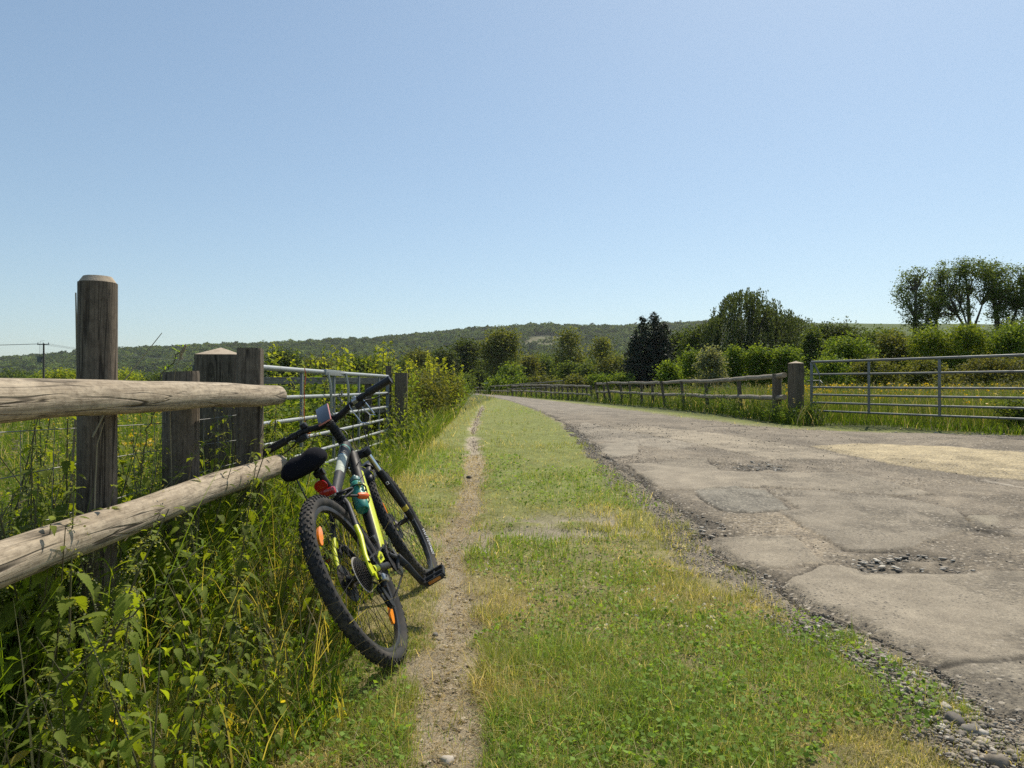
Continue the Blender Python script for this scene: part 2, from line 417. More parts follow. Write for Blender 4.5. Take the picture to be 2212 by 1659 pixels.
POT = []   # pot-holes that hold loose stones: outline, how many, pale or not
def build_road():
    ys = list(np.arange(-60, 1.2, 2.0)); y = 1.2
    while y < 170: ys.append(y); y += max(.013, .0052 * y) if y < 22 else .02 * y
    ys = np.array(ys)
    nc = 380; u = np.linspace(0, 1, nc) ** 1.55
    wl = roadL(ys) + (fbm(ys, ys * 0, 2.0, 3, 41) - .5) * .22 + (fbm(ys, ys * 0, 9, 3, 43) - .5) * .09
    wr = roadR(ys) + (fbm(ys, ys * 0 + 9, 1.5, 3, 45) - .5) * .25
    X = wl[:, None] + (wr - wl)[:, None] * u[None, :]; Y = np.repeat(ys[:, None], nc, 1)
    X = X.ravel(); Y = Y.ravel()
    Z = zg(X, Y) + .022 + (fbm(X, Y, 1.1, 3, 51) - .5) * .03 + (fbm(X, Y, 14, 3, 52) - .5) * .006
    n = fbm(X, Y, 3, 4, 53)
    base = np.array([.175, .150, .118])
    c = base * (.8 + .4 * n)[:, None]
    grit = .45 + .55 * sm(.45, .65, fbm(X, Y, 1.6, 3, 54))
    farm = sm(14, 24, Y)[:, None]
    c = c * (1 - farm) + np.array([.19, .168, .14]) * (.8 + .4 * n)[:, None] * farm
    def lay(P, col, g, dz, wob=.05, seed=0, edge=.012, lip=True):
        nonlocal c, grit, Z
        s = inpoly(X, Y, P, wob, seed)
        k = sm(-edge, edge, s)
        c = c * (1 - k[:, None]) + np.array(col) * (.86 + .28 * n)[:, None] * k[:, None]
        grit = grit * (1 - k) + g * k
        Z = Z + dz * k
        if lip:  # crumbled, open-textured rim of the patch
            r = sm(-.035, -.012, s) * (1 - sm(-.008, .004, s)) * sm(.42, .6, fbm(X, Y, 3.1, 2, seed + 3))
            c = c * (1 - .75 * r[:, None]); Z = Z - .010 * r
    # pale worn strip beyond the first bends, older patches, near slab
    lay(rp([(330, 175), (520, 172), (760, 195), (1000, 230), (1250, 268), (1430, 315), (1250, 325), (1080, 326), (900, 292), (740, 252), (500, 206)]), (.245, .212, .165), .4, .004, .06, 60)
    lay(rp([(230, 150), (330, 176), (500, 208), (740, 252), (640, 285), (420, 250), (240, 240), (190, 190)]), (.215, .19, .155), .55, .002, .05, 61, lip=False)
    lay(rp([(260, 262), (470, 236), (480, 300), (360, 318)]), (.225, .2, .162), .15, .006, .04, 62)
    lay(rp([(425, 348), (600, 332), (780, 322), (850, 382), (1100, 392), (1400, 382), (1620, 430), (1800, 482), (1600, 486), (1300, 462), (1050, 452), (720, 472), (590, 466), (490, 402)]), (.235, .205, .163), .12, .012, .03, 63)
    lay(rp([(728, 474), (900, 456), (1050, 466), (1160, 556), (980, 572), (870, 566), (780, 520)]), (.17, .158, .135), .5, .004, .03, 64)
    lay(rp([(1110, 566), (1200, 556), (1060, 470), (1300, 466), (1600, 490), (1900, 560), (1990, 640), (1800, 700), (1650, 746), (1430, 746), (1350, 708)]), (.205, .18, .145), .25, .012, .03, 65)
    lay(rp([(870, 585), (1110, 572), (1350, 712), (1250, 800), (1190, 690), (760, 684)]), (.23, .195, .15), .7, .0, .03, 66, lip=False)
    lay(rp([(742, 692), (1180, 682), (1300, 808), (1100, 826), (890, 828)]), (.225, .196, .155), .15, .012, .025, 67)
    lay(rp([(1120, 905), (1300, 818), (1480, 826), (1700, 838), (2000, 838), (2500, 850), (2700, 1500), (2300, 1500), (1900, 1420), (1560, 1250), (1280, 1040), (1160, 960)]), (.232, .203, .162), .1, .012, .03, 68)
    lay(rp([(1640, 1300), (1840, 1272), (2020, 1266), (2212, 1250), (2600, 1238), (2800, 1600), (2200, 1600), (1900, 1420)]), (.205, .182, .148), .35, -.012, .03, 73)
    lay(rp([(2000, 640), (2230, 648), (2500, 700), (2400, 690), (2100, 668)]), (.24, .21, .17), .1, .008, .03, 69)
    lay(rp([(1940, 582), (2080, 585), (2120, 640), (1990, 632)]), (.235, .21, .165), .1, .006, .03, 70)
    lay(rp([(1245, 264), (1500, 250), (1850, 268), (2212, 292), (2600, 330), (2700, 470), (2212, 418), (2010, 404), (1800, 372), (1620, 345), (1420, 302)]), (.34, .285, .185), .6, .008, .06, 71, lip=False)
    lay(rp([(2008, 423), (2212, 462), (2500, 515), (2500, 508), (2212, 455), (2012, 419)]), (.30, .27, .23), .2, .01, .0, 72, .008)
    for P, np_, pale, dz, sd in (
        (rp([(815, 345), (1000, 330), (1150, 345), (1165, 385), (1050, 385), (880, 370)]), 170, 1, -.028, 80),
        (rp([(1420, 775), (1560, 748), (1750, 755), (2040, 805), (2030, 835), (1700, 835), (1490, 862), (1400, 810)]), 230, 1, -.03, 81),
        (rp([(650, 585), (760, 570), (930, 645), (930, 672), (800, 678), (680, 640)]), 160, 0, -.035, 82),
        (rp([(1060, 475), (1230, 480), (1240, 500), (1090, 498)]), 40, 1, -.015, 83),
        (rp([(1700, 560), (2000, 600), (2200, 680), (1950, 650), (1750, 640)]), 150, 0, -.008, 84)):
        s = inpoly(X, Y, P, .16, sd, 3.0); k = sm(-.09, .10, s) * sm(.26, .50, fbm(X, Y, 5, 3, sd + 2))
        c = c * (1 - k[:, None]) + np.array([.105, .092, .074]) * (.6 + .8 * n)[:, None] * k[:, None]
        grit = grit * (1 - k) + k; Z = Z + dz * k
        POT.append((P, np_, pale))
    # broken left edge
    zn = sm(.48, .62, fbm(X, Y, 2.4, 4, 59)); c = c * (1 - .26 * zn)[:, None]; grit = np.clip(grit + .35 * zn, 0, 1); Z = Z - .004 * zn
    c = c * np.array([1.20, 1.18, 1.11]) * (.84 + .32 * fbm(X, Y, 7, 3, 56))[:, None]
    e = X - np.repeat(wl[:, None], nc, 1).ravel()
    ke = (1 - sm(.0, .10, e)) * sm(.4, .6, fbm(X, Y, 2.3, 3, 57))
    c = c * (1 - .45 * ke[:, None]); grit = np.clip(grit + ke, 0, 1); Z = Z - .014 * ke
    Z = Z - .024 * (1 - sm(-.02, .13, e)) * sm(.35, .6, fbm(X, Y, 1.7, 2, 58)) - .012 * (1 - sm(.0, .1, e))
    V = np.stack([X, Y, Z], 1); F = grid_faces(len(ys), nc)
    # worn vertical edge down to the soil on both sides
    nr = len(ys); L = np.arange(nr) * nc; Rr = L + nc - 1
    VL = V[L] + np.array([-.02, 0, -.05]); VR = V[Rr] + np.array([.03, 0, -.07])
    b = len(V); V = np.vstack([V, VL, VR])
    i = np.arange(nr - 1)
    F = np.vstack([F, np.stack([L[:-1], L[1:], b + i + 1, b + i], 1), np.stack([Rr[1:], Rr[:-1], b + nr + i, b + nr + i + 1], 1)])
    c = np.vstack([c, np.full((2 * nr, 3), .07)]); grit = np.concatenate([grit, np.ones(2 * nr)])
    tag(np_mesh('road', V, F, M['road'], col=c, extra={'Grit': grit}, smooth=True), kind='structure')
build_road()

SILX = np.array([-2500, -600, 0, 100, 200, 290, 400, 520, 640, 700, 800, 900, 1000, 1100, 1170, 1260, 1340, 1450, 1530, 1640, 1740, 1830, 1940, 2060, 2212, 2600, 4500])
SILY = np.array([795, 785, 778, 772, 763, 757, 755, 750, 745, 742, 737, 728, 718, 712, 708, 711, 711, 706, 702, 701, 703, 702, 704, 704, 707, 720, 740])
RIDGE = 1750.0
def hillz(px, d):
    wooded = 1 - sm(1600, 1760, px)
    top = CZ + (HY - np.interp(px, SILX, SILY)) / FPX * RIDGE - 9 * wooded
    t = np.clip((d - 720) / (RIDGE - 720), 0, 1.0)
    return -3 + (top + 3) * (t * t * (3 - 2 * t)) ** .85 - np.maximum(0, d - RIDGE) * .02 + (fbm(px * d / 1533, d, 1 / 240, 3, 91) - .5) * 26 * t * (1 - t) * 2
def clearing(px, d):
    z = hillz(px, d); py = HY - (z - CZ) / d * FPX
    return sm(1120, 1136, px + (py - 745) * .9) * (1 - sm(1215, 1240, px)) * sm(722, 730, py) * (1 - sm(752, 760, py))
def build_hills():
    px = np.linspace(-1200, 3400, 260); d = np.concatenate([np.linspace(600, 1750, 70), np.linspace(1780, 2150, 8)])
    P, D = np.meshgrid(px, d); P = P.ravel(); D = D.ravel()
    X = (P - CX) / FPX * D; Z = hillz(P, D)
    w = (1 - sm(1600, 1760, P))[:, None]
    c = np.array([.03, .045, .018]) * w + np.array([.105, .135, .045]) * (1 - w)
    k = clearing(P, D)[:, None]
    k = k * (.45 + .8 * fbm(X, D, 1 / 22, 3, 95))[:, None].clip(0, 1); c = c * (1 - k) + np.array([.20, .19, .12]) * k
    tag(np_mesh('hills', np.stack([X, D, Z], 1), grid_faces(len(d), len(px)), M['hill'], col=c, smooth=True), kind='structure')
build_hills()

def diamonds(C, size, rng, aspect=.55, up=0.0, nrm=None, droop=None):
    """one leaf-shaped quad per point; size per point; normals random, leaning to +Z by `up`"""
    n = len(C); size = np.broadcast_to(size, (n,))
    a = rng.normal(size=(n, 3)); a[:, 2] *= .6
    if droop is not None: a = a * .35 + np.array([0, 0, -1.0]) * droop
    a /= np.linalg.norm(a, axis=1)[:, None] + 1e-9
    w = rng.normal(size=(n, 3)); w[:, 2] += up
    if nrm is not None: w = w * .6 + nrm
    b = np.cross(w, a); b /= np.linalg.norm(b, axis=1)[:, None] + 1e-9
    h = (size * .5)[:, None]; g = h * aspect
    nn = np.cross(a, b) * h * .18
    V = np.stack([C - a * h, C + b * g - a * h * .15 + nn, C + a * h, C - b * g - a * h * .15 + nn], 1).reshape(-1, 3)
    return V, np.arange(4 * n, dtype=np.int32).reshape(n, 4)

def build_woodland():
    rng = np.random.default_rng(5)
    n = 15000
    px = rng.uniform(-500, 1760, n); d = 900 + (RIDGE + 30 - 900) * rng.random(n) ** .8
    keep = (rng.random(n) < 1 - sm(1640, 1760, px)) & (clearing(px, d) < .25 + .9 * rng.random(n) ** 3)
    px = px[keep]; d = d[keep]; n = len(px)
    x = (px - CX) / FPX * d; z = hillz(px, d)
    r = rng.uniform(4.5, 8.5, n) * (1 + .25 * (rng.random(n) < .12))
    k = 34
    u = rng.normal(size=(n, k, 3)); u[..., 2] = np.abs(u[..., 2]) * .9 + .05
    u /= np.linalg.norm(u, axis=2)[..., None]
    C = np.stack([x, d, z + r * .7], 1)[:, None, :] + u * (r[:, None, None] * np.array([1, 1, .95]) * rng.uniform(.75, 1.05, (n, k, 1)))
    V, F = diamonds(C.reshape(-1, 3), np.repeat(r * .62, k) * rng.uniform(.7, 1.2, n * k), rng, .8, 0, u.reshape(-1, 3) * 1.5)
    tint = rng.random(n)[:, None]
    col = np.array([.050, .088, .020]) * (1 - tint) + np.array([.125, .170, .036]) * tint
    col = col * (.55 + .9 * fbm(px * d / 1533, d, 1 / 70, 3, 17))[:, None] * rng.uniform(.75, 1.25, (n, 1))
    col = np.repeat(col, k * 4, 0) * np.repeat(rng.uniform(.8, 1.2, n * k), 4)[:, None]
    tag(np_mesh('woodland', V, F, M['farleaf'], col=col), 'deciduous woodland covering the slope of the long hill', 'woodland', kind='stuff')
build_woodland()

# ------------------------------------------------------------------ grass, meadow, stones
def blades(P, h, w, rng, bend=.5, seg=2, az=None):
    n = len(P)
    h = np.broadcast_to(h, (n,)); w = np.broadcast_to(w, (n,)); bend = np.broadcast_to(bend, (n,))
    az = rng.uniform(0, 2 * np.pi, n) if az is None else az
    dx, dy = np.cos(az), np.sin(az)
    fa = az + np.pi / 2 + rng.normal(0, .6, n)
    wx, wy = np.cos(fa), np.sin(fa)
    rows = []
    for k in range(seg + 1):
        t = k / seg
        off = bend * h * t ** 1.7
        zz = h * t * np.sqrt(np.clip(1 - (bend * t * .75) ** 2, .08, 1))
        hw = w * .5 * (1 - t ** 1.5 * .93)
        c = np.stack([P[:, 0] + dx * off, P[:, 1] + dy * off, P[:, 2] + zz], 1)
        s = np.stack([wx * hw, wy * hw, 0 * hw], 1)
        rows += [c - s, c + s]
    V = np.stack(rows, 1).reshape(-1, 3)
    m = 2 * (seg + 1)
    base = np.arange(n)[:, None] * m
    F = np.concatenate([base + np.array([2*k, 2*k+1, 2*k+3, 2*k+2])[None] for k in range(seg)], 0)
    return V, F, m
def spread(rng, n, d0, d1, s0, s1, power=1.0):
    """points in a wedge in front of the eye, thinning with distance"""
    u = rng.random(n)
    d = d0 * (d1 / d0) ** (u ** power)
    s = rng.uniform(s0, s1, n)
    return s * d, d
class Bag:
    def __init__(s): s.V = []; s.F = []; s.C = []; s.n = 0
    def add(s, V, F, C):
        s.V.append(V); s.F.append(F + s.n); s.C.append(np.broadcast_to(C, (len(V), 3))); s.n += len(V)
    def build(s, name, m, parent=None, **k):
        return np_mesh(name, np.concatenate(s.V), s.F, m, parent, col=np.concatenate(s.C), **k)

GREEN = np.array([.235, .275, .065]); LUSH = np.array([.165, .255, .045]); DRY = np.array([.60, .50, .29]); YEL = np.array([.38, .345, .12])
def lawn_colour(x, y, rng):
    n = len(x)
    d = fbm(x, y, 1.3, 4, 101); e = fbm(x, y, 4.5, 3, 102)
    g_ = fbm(x, y, 14, 2, 109)
    dry = sm(.38, .76, d * .42 + e * .30 + g_ * .28 + .14 * sm(5.5, 7, y) * (x < -.6) - .05 * sm(3.5, 6, y) + .02)
    clover = sm(.56, .66, fbm(x, y, .8, 3, 103) + .07 * np.exp(-((x - .5) ** 2 + (y - 4.1) ** 2) / .5))
    r = rng.random(n)
    c = GREEN * (1 - dry[:, None]) + YEL * dry[:, None]
    c = np.where((r < .13 + .34 * dry)[:, None], DRY, c)
    c = np.where((rng.random(n) < clover * .55)[:, None], LUSH * 1.2, c)
    return c * rng.uniform(.78, 1.5, (n, 1)), dry, clover
def build_lawn():
    rng = np.random.default_rng(11)
    B = Bag()
    for (n, d0, d1, w0, seg) in ((200000, 1.75, 4.2, .0025, 2), (120000, 4.2, 10, .0042, 2), (60000, 10, 40, .010, 1), (12000, 40, 120, .04, 1)):
        x, y = spread(rng, n, d0, d1, -.62, .80)
        L = roadL(y); g = np.interp(y, GY, GX); Rr = roadR(y)
        pm = pathmask(x, y); gm = gravmask(x, y)
        left = (x < L - g * .15) & (x > -1.75 - .0 * y - .03 * np.maximum(0, y - 12))
        right = (x > Rr - .15) & (x < Rr + 2.6)
        p = np.where(left | right, 1.0, 0.0) * (1 - .985 * pm) * (1 - .90 * gm * sm(.35, .6, fbm(x, y, 5, 2, 111))) * (.55 + .9 * fbm(x, y, 6, 3, 105))
        p = np.where(right, (sm(-.1, .35, x - Rr + (fbm(x, y, 2, 2, 8) - .5) * .5)) * (y > 8), p)
        p *= 1 - .9 * sm(.60, .70, fbm(x, y, 2.6, 3, 107)) * (y < 8)
        k = rng.random(n) < p
        x, y = x[k], y[k]; n = len(x)
        c, dry, clo = lawn_colour(x, y, rng)
        edge = (1 - sm(.0, .28, np.abs(x - np.interp(y, PY, PXc)) - np.interp(y, PY, PW))) * (y < 4.6)
        rough = sm(.5, .68, fbm(x, y, 1.1, 3, 106))
        leftb = sm(.7, 1.15, -x)
        h = (.018 + .026 * rng.random(n)) * (1 + .9 * rough + 1.1 * edge * sm(.4, .6, fbm(x, y, 2, 2, 108)) + 2.2 * leftb + .5 * clo)
        h *= np.where(rng.random(n) < .05, 1.9, 1)
        rt = (x > roadR(y) - .3) & (y > 8)
        h = np.where(rt, h * .55, h); c = np.where(rt[:, None], c * np.array([1.12, 1.12, 1.0]), c)
        flat = rng.random(n) < (.34 + .35 * dry)
        bend = np.where(flat, rng.uniform(.8, 1.25, n), rng.uniform(.1, .8, n))
        P = np.stack([x, y, zg(x, y) - .012 + (fbm(x, y, 3.2, 4, 3) - .5) * .05 * (1 - sm(25, 60, y))], 1)
        V, F, m = blades(P, h * np.maximum(1, (y / 14) ** .5), w0 * rng.uniform(.6, 1.5, n) * np.maximum(1, y / d1 * 1.2), rng, bend, seg)
        B.add(V, F, np.repeat(c, m, 0))
    # clover and plantain leaves flat among the blades
    n = 26000
    x, y = spread(rng, n, 2.0, 9, -.5, .6)
    k = (fbm(x, y, .8, 3, 103) + .07 * np.exp(-((x - .5) ** 2 + (y - 4.1) ** 2) / .5) > .55) & (x < roadL(y) - .1) & (x > -1.3) & (pathmask(x, y) < .3)
    x, y = x[k], y[k]
    P = np.stack([x, y, zg(x, y) + rng.uniform(.012, .045, len(x))], 1)
    V, F = diamonds(P, rng.uniform(.011, .024, len(x)) * np.maximum(1, y / 5), rng, .9, 2.5)
    B.add(V, F, np.repeat(LUSH * rng.uniform(.8, 1.7, (len(x), 1)), 4, 0))
    # white clover heads
    n = 420; x, y = spread(rng, n, 3, 14, -.12, .3); k = (x < roadL(y) - .2) & (pathmask(x, y) < .2); x, y = x[k], y[k]
    for q in range(5):
        P = np.stack([x, y, zg(x, y) + .055], 1) + rng.normal(0, .004, (len(x), 3))
        V, F = diamonds(P, .012, rng, .9); B.add(V, F, np.array([.62, .58, .52]))
    tag(B.build('grass', M['grassleaf']), 'short mown verge grass with dry straw-coloured patches beside the lane', 'grass', kind='stuff')
build_lawn()

def meadow(name, label, seed, runs, ok, gcols, hmin, hmax, wid, bend=(.1, .6), seeds=.0, seedcol=(.30, .27, .16)):
    rng = np.random.default_rng(seed); B = Bag()
    for (n, d0, d1, s0, s1, wk) in runs:
        x, y = spread(rng, n, d0, d1, s0, s1)
        k = ok(x, y); x, y = x[k], y[k]; n = len(x)
        if not n: continue
        q = fbm(x, y, .5, 3, seed)[:, None]
        t = rng.random((n, 1)) * .5 + q * .6
        c = np.array(gcols[0]) * (1 - t) + np.array(gcols[1]) * t
        c = np.where(rng.random((n, 1)) < .08, DRY * .9, c) * rng.uniform(.7, 1.25, (n, 1))
        h = (hmin + (hmax - hmin) * rng.random(n) ** 1.5) * (.65 + .7 * fbm(x, y, .8, 2, seed + 2))
        P = np.stack([x, y, zg(x, y) - .02], 1); az = rng.uniform(0, 6.283, n); bd = rng.uniform(*bend, n)
        V, F, m = blades(P, h, wid * wk * rng.uniform(.6, 1.4, n), rng, bd, 3, az)
        B.add(V, F, np.repeat(c, m, 0))
        if seeds:
            k = rng.random(n) < seeds
            tip = V.reshape(-1, m, 3)[k, -1]
            for j in range(5):
                Vd, Fd = diamonds(tip - np.array([0, 0, .02 * j]) + rng.normal(0, .006, tip.shape), .022 * max(1, wk), rng, .4)
                B.add(Vd, Fd, np.array(seedcol) * rng.uniform(.8, 1.3))
    return tag(B.build(name, M['grassleaf']), label, 'grass', kind='stuff')
LF = lambda y: -1.45 - .004 * y
meadow('meadow_grass', 'lush meadow grass in the field behind the post and rail fence', 21,
       ((26000, 2.1, 6, -.85, -.2, 1), (26000, 6, 18, -.95, -.17, 2.2), (20000, 18, 90, -1.0, -.07, 8)),
       lambda x, y: (x < np.where(y < 5.2, -1.5, -2.3 - .02 * (y - 5))) & (x < -.10 * y + 1.2), ((.11, .20, .025), (.19, .25, .045)), .25, .62, .006, seeds=.06)
meadow('meadow_grass', 'tall meadow grass in the field behind the metal gate', 22,
       ((42000, 11.5, 24, .05, .95, 1.6), (38000, 24, 60, -.02, .9, 4), (9000, 60, 130, -.12, .6, 14)),
       lambda x, y: (x > np.where(y < 14, 5.9 + (14.1 - y) * .5 + .35, np.interp(y, [14, 20.5, 27, 34.5, 45, 67, 75, 125], [5.9, 5.75, 5.2, 4.5, 3.1, .3, -1.1, -6.5]))),
       ((.095, .165, .024), (.17, .205, .045)), .35, .78, .006, seeds=.16, seedcol=(.20, .19, .12))
def fence_strip(x, y):
    c = np.interp(y, [12.6, 14.8, 20.5, 27, 34.5, 45, 67, 80, 125], [5.3, 5.55, 5.4, 4.85, 4.05, 2.75, .0, -1.6, -6.8])
    return (np.abs(x - c - .20) < .26 + .22 * fbm(x, y, 1.2, 2, 4)) & (y > 13.2)
meadow('tall_grass', 'rank grass and weeds hiding the feet of the lane-side rail fence', 23,
       ((26000, 13.2, 30, .05, .45, 2.0), (14000, 30, 110, -.12, .2, 5)), fence_strip, ((.075, .135, .02), (.125, .17, .035)), .22, .62, .008, (.2, .9), .04)
meadow('tall_grass', 'bright tuft of grass growing along the foot of the metal gate', 24,
       ((15000, 10.0, 15, .38, .86, 1.6),), lambda x, y: np.abs(x - (6.16 + (14.1 - y) * .5)) < .18 + .22 * fbm(x, y, 1.5, 2, 6),
       ((.10, .19, .02), (.16, .22, .03)), .12, .36, .007, (.2, .8))
meadow('tall_grass', 'long green grass at the foot of the hedge beside the path', 25,
       ((24000, 4.6, 12, -.36, -.06, 1.5), (14000, 12, 60, -.2, -.03, 4)),
       lambda x, y: (np.abs(x + 1.55 - .0 * y + np.interp(y, [4, 10, 17, 34, 69], [-.05, -.06, .1, 1.0, 3.1])) < .34), ((.13, .22, .025), (.20, .26, .04)), .12, .45, .006, (.3, .9), .03)

def weed_bank():
    rng = np.random.default_rng(29); B = Bag()
    n = 60000; x, y = spread(rng, n, 13.4, 60, -.03, .46)
    c = np.interp(y, [12.6, 14.8, 20.5, 27, 34.5, 45, 67, 80, 125], [5.3, 5.55, 5.4, 4.85, 4.05, 2.75, .0, -1.6, -6.8])
    k = np.abs(x - c - .10) < .30 + .30 * fbm(x, y, 1.4, 2, 4); x, y = x[k], y[k]; n = len(x)
    top = .16 + .55 * sm(.3, .7, fbm(x, y, 1.1, 3, 12))
    P = np.stack([x, y, zg(x, y) + top * rng.random(n) ** .7], 1)
    V, F = diamonds(P, rng.uniform(.035, .075, n) * np.maximum(1, y / 22), rng, .55, .8)
    B.add(V, F, np.repeat(np.array([.085, .135, .03]) * rng.uniform(.55, 1.5, (n, 1)), 4, 0))
    tag(B.build('weeds', M['leaf']), 'dark leafy weeds crowding the foot of the lane-side rail fences', 'weeds', kind='stuff')
weed_bank()
def buttercups(label, seed, runs, ok, hz):
    rng = np.random.default_rng(seed); B = Bag()
    for (n, d0, d1, s0, s1) in runs:
        x, y = spread(rng, n, d0, d1, s0, s1)
        k = ok(x, y) & (fbm(x, y, .35, 3, seed) > .45); x, y = x[k], y[k]; n = len(x)
        z = zg(x, y) + hz * rng.uniform(.55, 1.15, n)
        for j in range(4):
            P = np.stack([x, y, z], 1) + rng.normal(0, .008, (n, 3))
            V, F = diamonds(P, .034 * np.maximum(1, y / 14), rng, .9, .6); B.add(V, F, np.array([.80, .56, .02]))
        V, F, m = blades(np.stack([x, y, zg(x, y)], 1), z - zg(x, y), .004, rng, .1, 1); B.add(V, F, np.array([.10, .16, .03]))
    tag(B.build('buttercups', M['petal']), label, 'flowers', kind='stuff')
buttercups('yellow buttercups scattered through the field behind the rail fence', 31, ((1500, 6, 40, -.95, -.3),), lambda x, y: x < -2.6, .55)
buttercups('yellow buttercups flowering in the meadow behind the metal gate', 32, ((3600, 11.5, 24, .36, .95),), lambda x, y: x > 6.2 + (14.1 - y) * .5, .62)

ICO = None
def ico(sub):
    bm = bmesh.new(); bmesh.ops.create_icosphere(bm, subdivisions=sub, radius=1)
    V = np.array([v.co[:] for v in bm.verts]); F = np.array([[v.index for v in f.verts] for f in bm.faces]); bm.free(); return V, F
I1 = ico(1); I2 = ico(2)
def pebbles(x, y, z, r, col, rng, flat=.6):
    n = len(x); V0, F0 = I1
    nv = len(V0)
    s = r[:, None, None] * rng.uniform(.6, 1.25, (n, 1, 3)) * np.array([1, 1, flat])
    jit = 1 + rng.uniform(-.28, .22, (n, nv, 1))
    V = V0[None] * s * jit
    a = rng.uniform(0, 6.28, n); ca, sa = np.cos(a)[:, None], np.sin(a)[:, None]
    Vx = V[..., 0] * ca - V[..., 1] * sa; Vy = V[..., 0] * sa + V[..., 1] * ca
    P = np.stack([Vx + x[:, None], Vy + y[:, None], V[..., 2] + z[:, None]], 2).reshape(-1, 3)
    F = (F0[None] + (np.arange(n) * nv)[:, None, None]).reshape(-1, 3)
    return P, F, np.repeat(col, nv, 0)
def stone_cols(n, rng, pale=.3):
    t = rng.random((n, 1)); c = np.array([.17, .148, .12]) * (1 - t) + np.array([.36, .31, .24]) * t
    return np.where(rng.random((n, 1)) < pale, np.array([.46, .42, .35]), c) * rng.uniform(.75, 1.2, (n, 1))
def build_gravel():
    rng = np.random.default_rng(41); B = Bag()
    n = 14000; y = 1.9 * (13 / 1.9) ** (rng.random(n) ** 1.15)
    g = np.interp(y, GY, GX); x = roadL(y) - g * rng.uniform(-.35, 1.25, n) * 1.0
    k = gravmask(x, y) > .3; x, y = x[k], y[k]; n = len(x)
    r = (.0026 + .0075 * rng.random(n) ** 4) * np.maximum(1, y / 6)
    P, F, C = pebbles(x, y, zg(x, y) + r * .2 + .004, r, stone_cols(n, rng, .12), rng); B.add(P, F, C)
    n = 900; y = 2.05 * (3.3 / 2.05) ** rng.random(n); x = roadL(y) - .02 - rng.random(n) * .2   # the stonier corner
    r = .006 + .012 * rng.random(n) ** 2.2
    P, F, C = pebbles(x, y, zg(x, y) + r * .25, r, stone_cols(n, rng, .28), rng); B.add(P, F, C)
    for (Pg, cnt, pale) in POT:
        lo, hi = Pg.min(0), Pg.max(0); cnt *= 9
        x = rng.uniform(lo[0] - .15, hi[0] + .15, cnt); y = rng.uniform(lo[1] - .15, hi[1] + .15, cnt)
        k = (inpoly(x, y, Pg, .16, 5, 3.0) > rng.normal(.03, .05, cnt)) & (rng.random(cnt) < .25 + .9 * sm(.4, .6, fbm(x, y, 5, 3, 61))); x, y = x[k], y[k]; m = len(x)
        r = (.004 + .022 * rng.random(m) ** 3.2)
        c = stone_cols(m, rng, .45 if pale else .15) * 1.15
        P, F, C = pebbles(x, y, zg(x, y) + .012, r, c, rng, .3); B.add(P, F, C)
    n = 5200; y = 2.0 * (14 / 2.0) ** rng.random(n); x = roadL(y) + rng.random(n) ** 2.0 * 4.0     # chips kicked over the tarmac
    x = np.minimum(x, roadR(y) - .2); r = (.002 + .0042 * rng.random(n) ** 2.5) * np.maximum(1, y / 5)
    P, F, C = pebbles(x, y, zg(x, y) + .026, r, stone_cols(n, rng, .1) * .75, rng); B.add(P, F, C)
    n = 3800; y = 1.9 * (26 / 1.9) ** rng.random(n); x = np.interp(y, PY, PXc) + rng.normal(0, .6, n) * np.interp(y, PY, PW)
    k = pathmask(x, y) > .4; x, y = x[k], y[k]; n = len(x)
    r = (.002 + .0065 * rng.random(n) ** 4) * np.maximum(1, y / 6)
    P, F, C = pebbles(x, y, zg(x, y) - .02 + r * .3, r, stone_cols(n, rng, .45) * np.array([1.1, 1.0, .9]), rng); B.add(P, F, C)
    n = 420; y = 1.9 * (8 / 1.9) ** rng.random(n); x = np.interp(y, PY, PXc) + rng.normal(0, .55, n) * np.interp(y, PY, PW)
    r = .006 + .012 * rng.random(n) ** 3
    P, F, C = pebbles(x, y, zg(x, y) - .022 + r * .15, r, np.array([.50, .44, .34]) * rng.uniform(.5, 1.15, (n, 1)), rng, .3); B.add(P, F, C)
    n = 700; y = rng.uniform(8.5, 11.6, n); x = rng.uniform(5.6, 9.5, n); k = (x < roadR(y) + .7) & (y > 9.6); x, y = x[k], y[k]
    r = .012 + .02 * rng.random(len(x)) ** 2
    P, F, C = pebbles(x, y, zg(x, y) + .01, r, stone_cols(len(x), rng, .2), rng); B.add(P, F, C)
    o = B.build('gravel', M['stone'], smooth=False)
    tag(o, 'loose chippings along the broken road edge, in the pot-holes and on the path', 'gravel', kind='stuff')
build_gravel()

def build_straw():
    rng = np.random.default_rng(43); B = Bag()
    n = 9500; y = 1.85 * (9 / 1.85) ** rng.random(n); x = np.interp(y, PY, PXc) + rng.normal(0, 1.25, n) * np.maximum(.05, np.interp(y, PY, PW))
    P = np.stack([x, y, zg(x, y) - .012 + rng.uniform(0, .012, n)], 1)
    V, F, m = blades(P, rng.uniform(.025, .085, n), .0021 * np.maximum(1, y / 4), rng, rng.uniform(1.0, 1.25, n), 2)
    V = V.reshape(n, m, 3); V[:, :, 2] = np.minimum(V[:, :, 2], (P[:, 2] + .014)[:, None]); V = V.reshape(-1, 3)
    B.add(V, F, np.repeat(np.array([.46, .37, .21]) * rng.uniform(.6, 1.3, (n, 1)), m, 0))
    tag(B.build('straw', M['grassleaf']), 'bleached cut grass stalks lying on the trodden path', 'straw', kind='stuff')
build_straw()

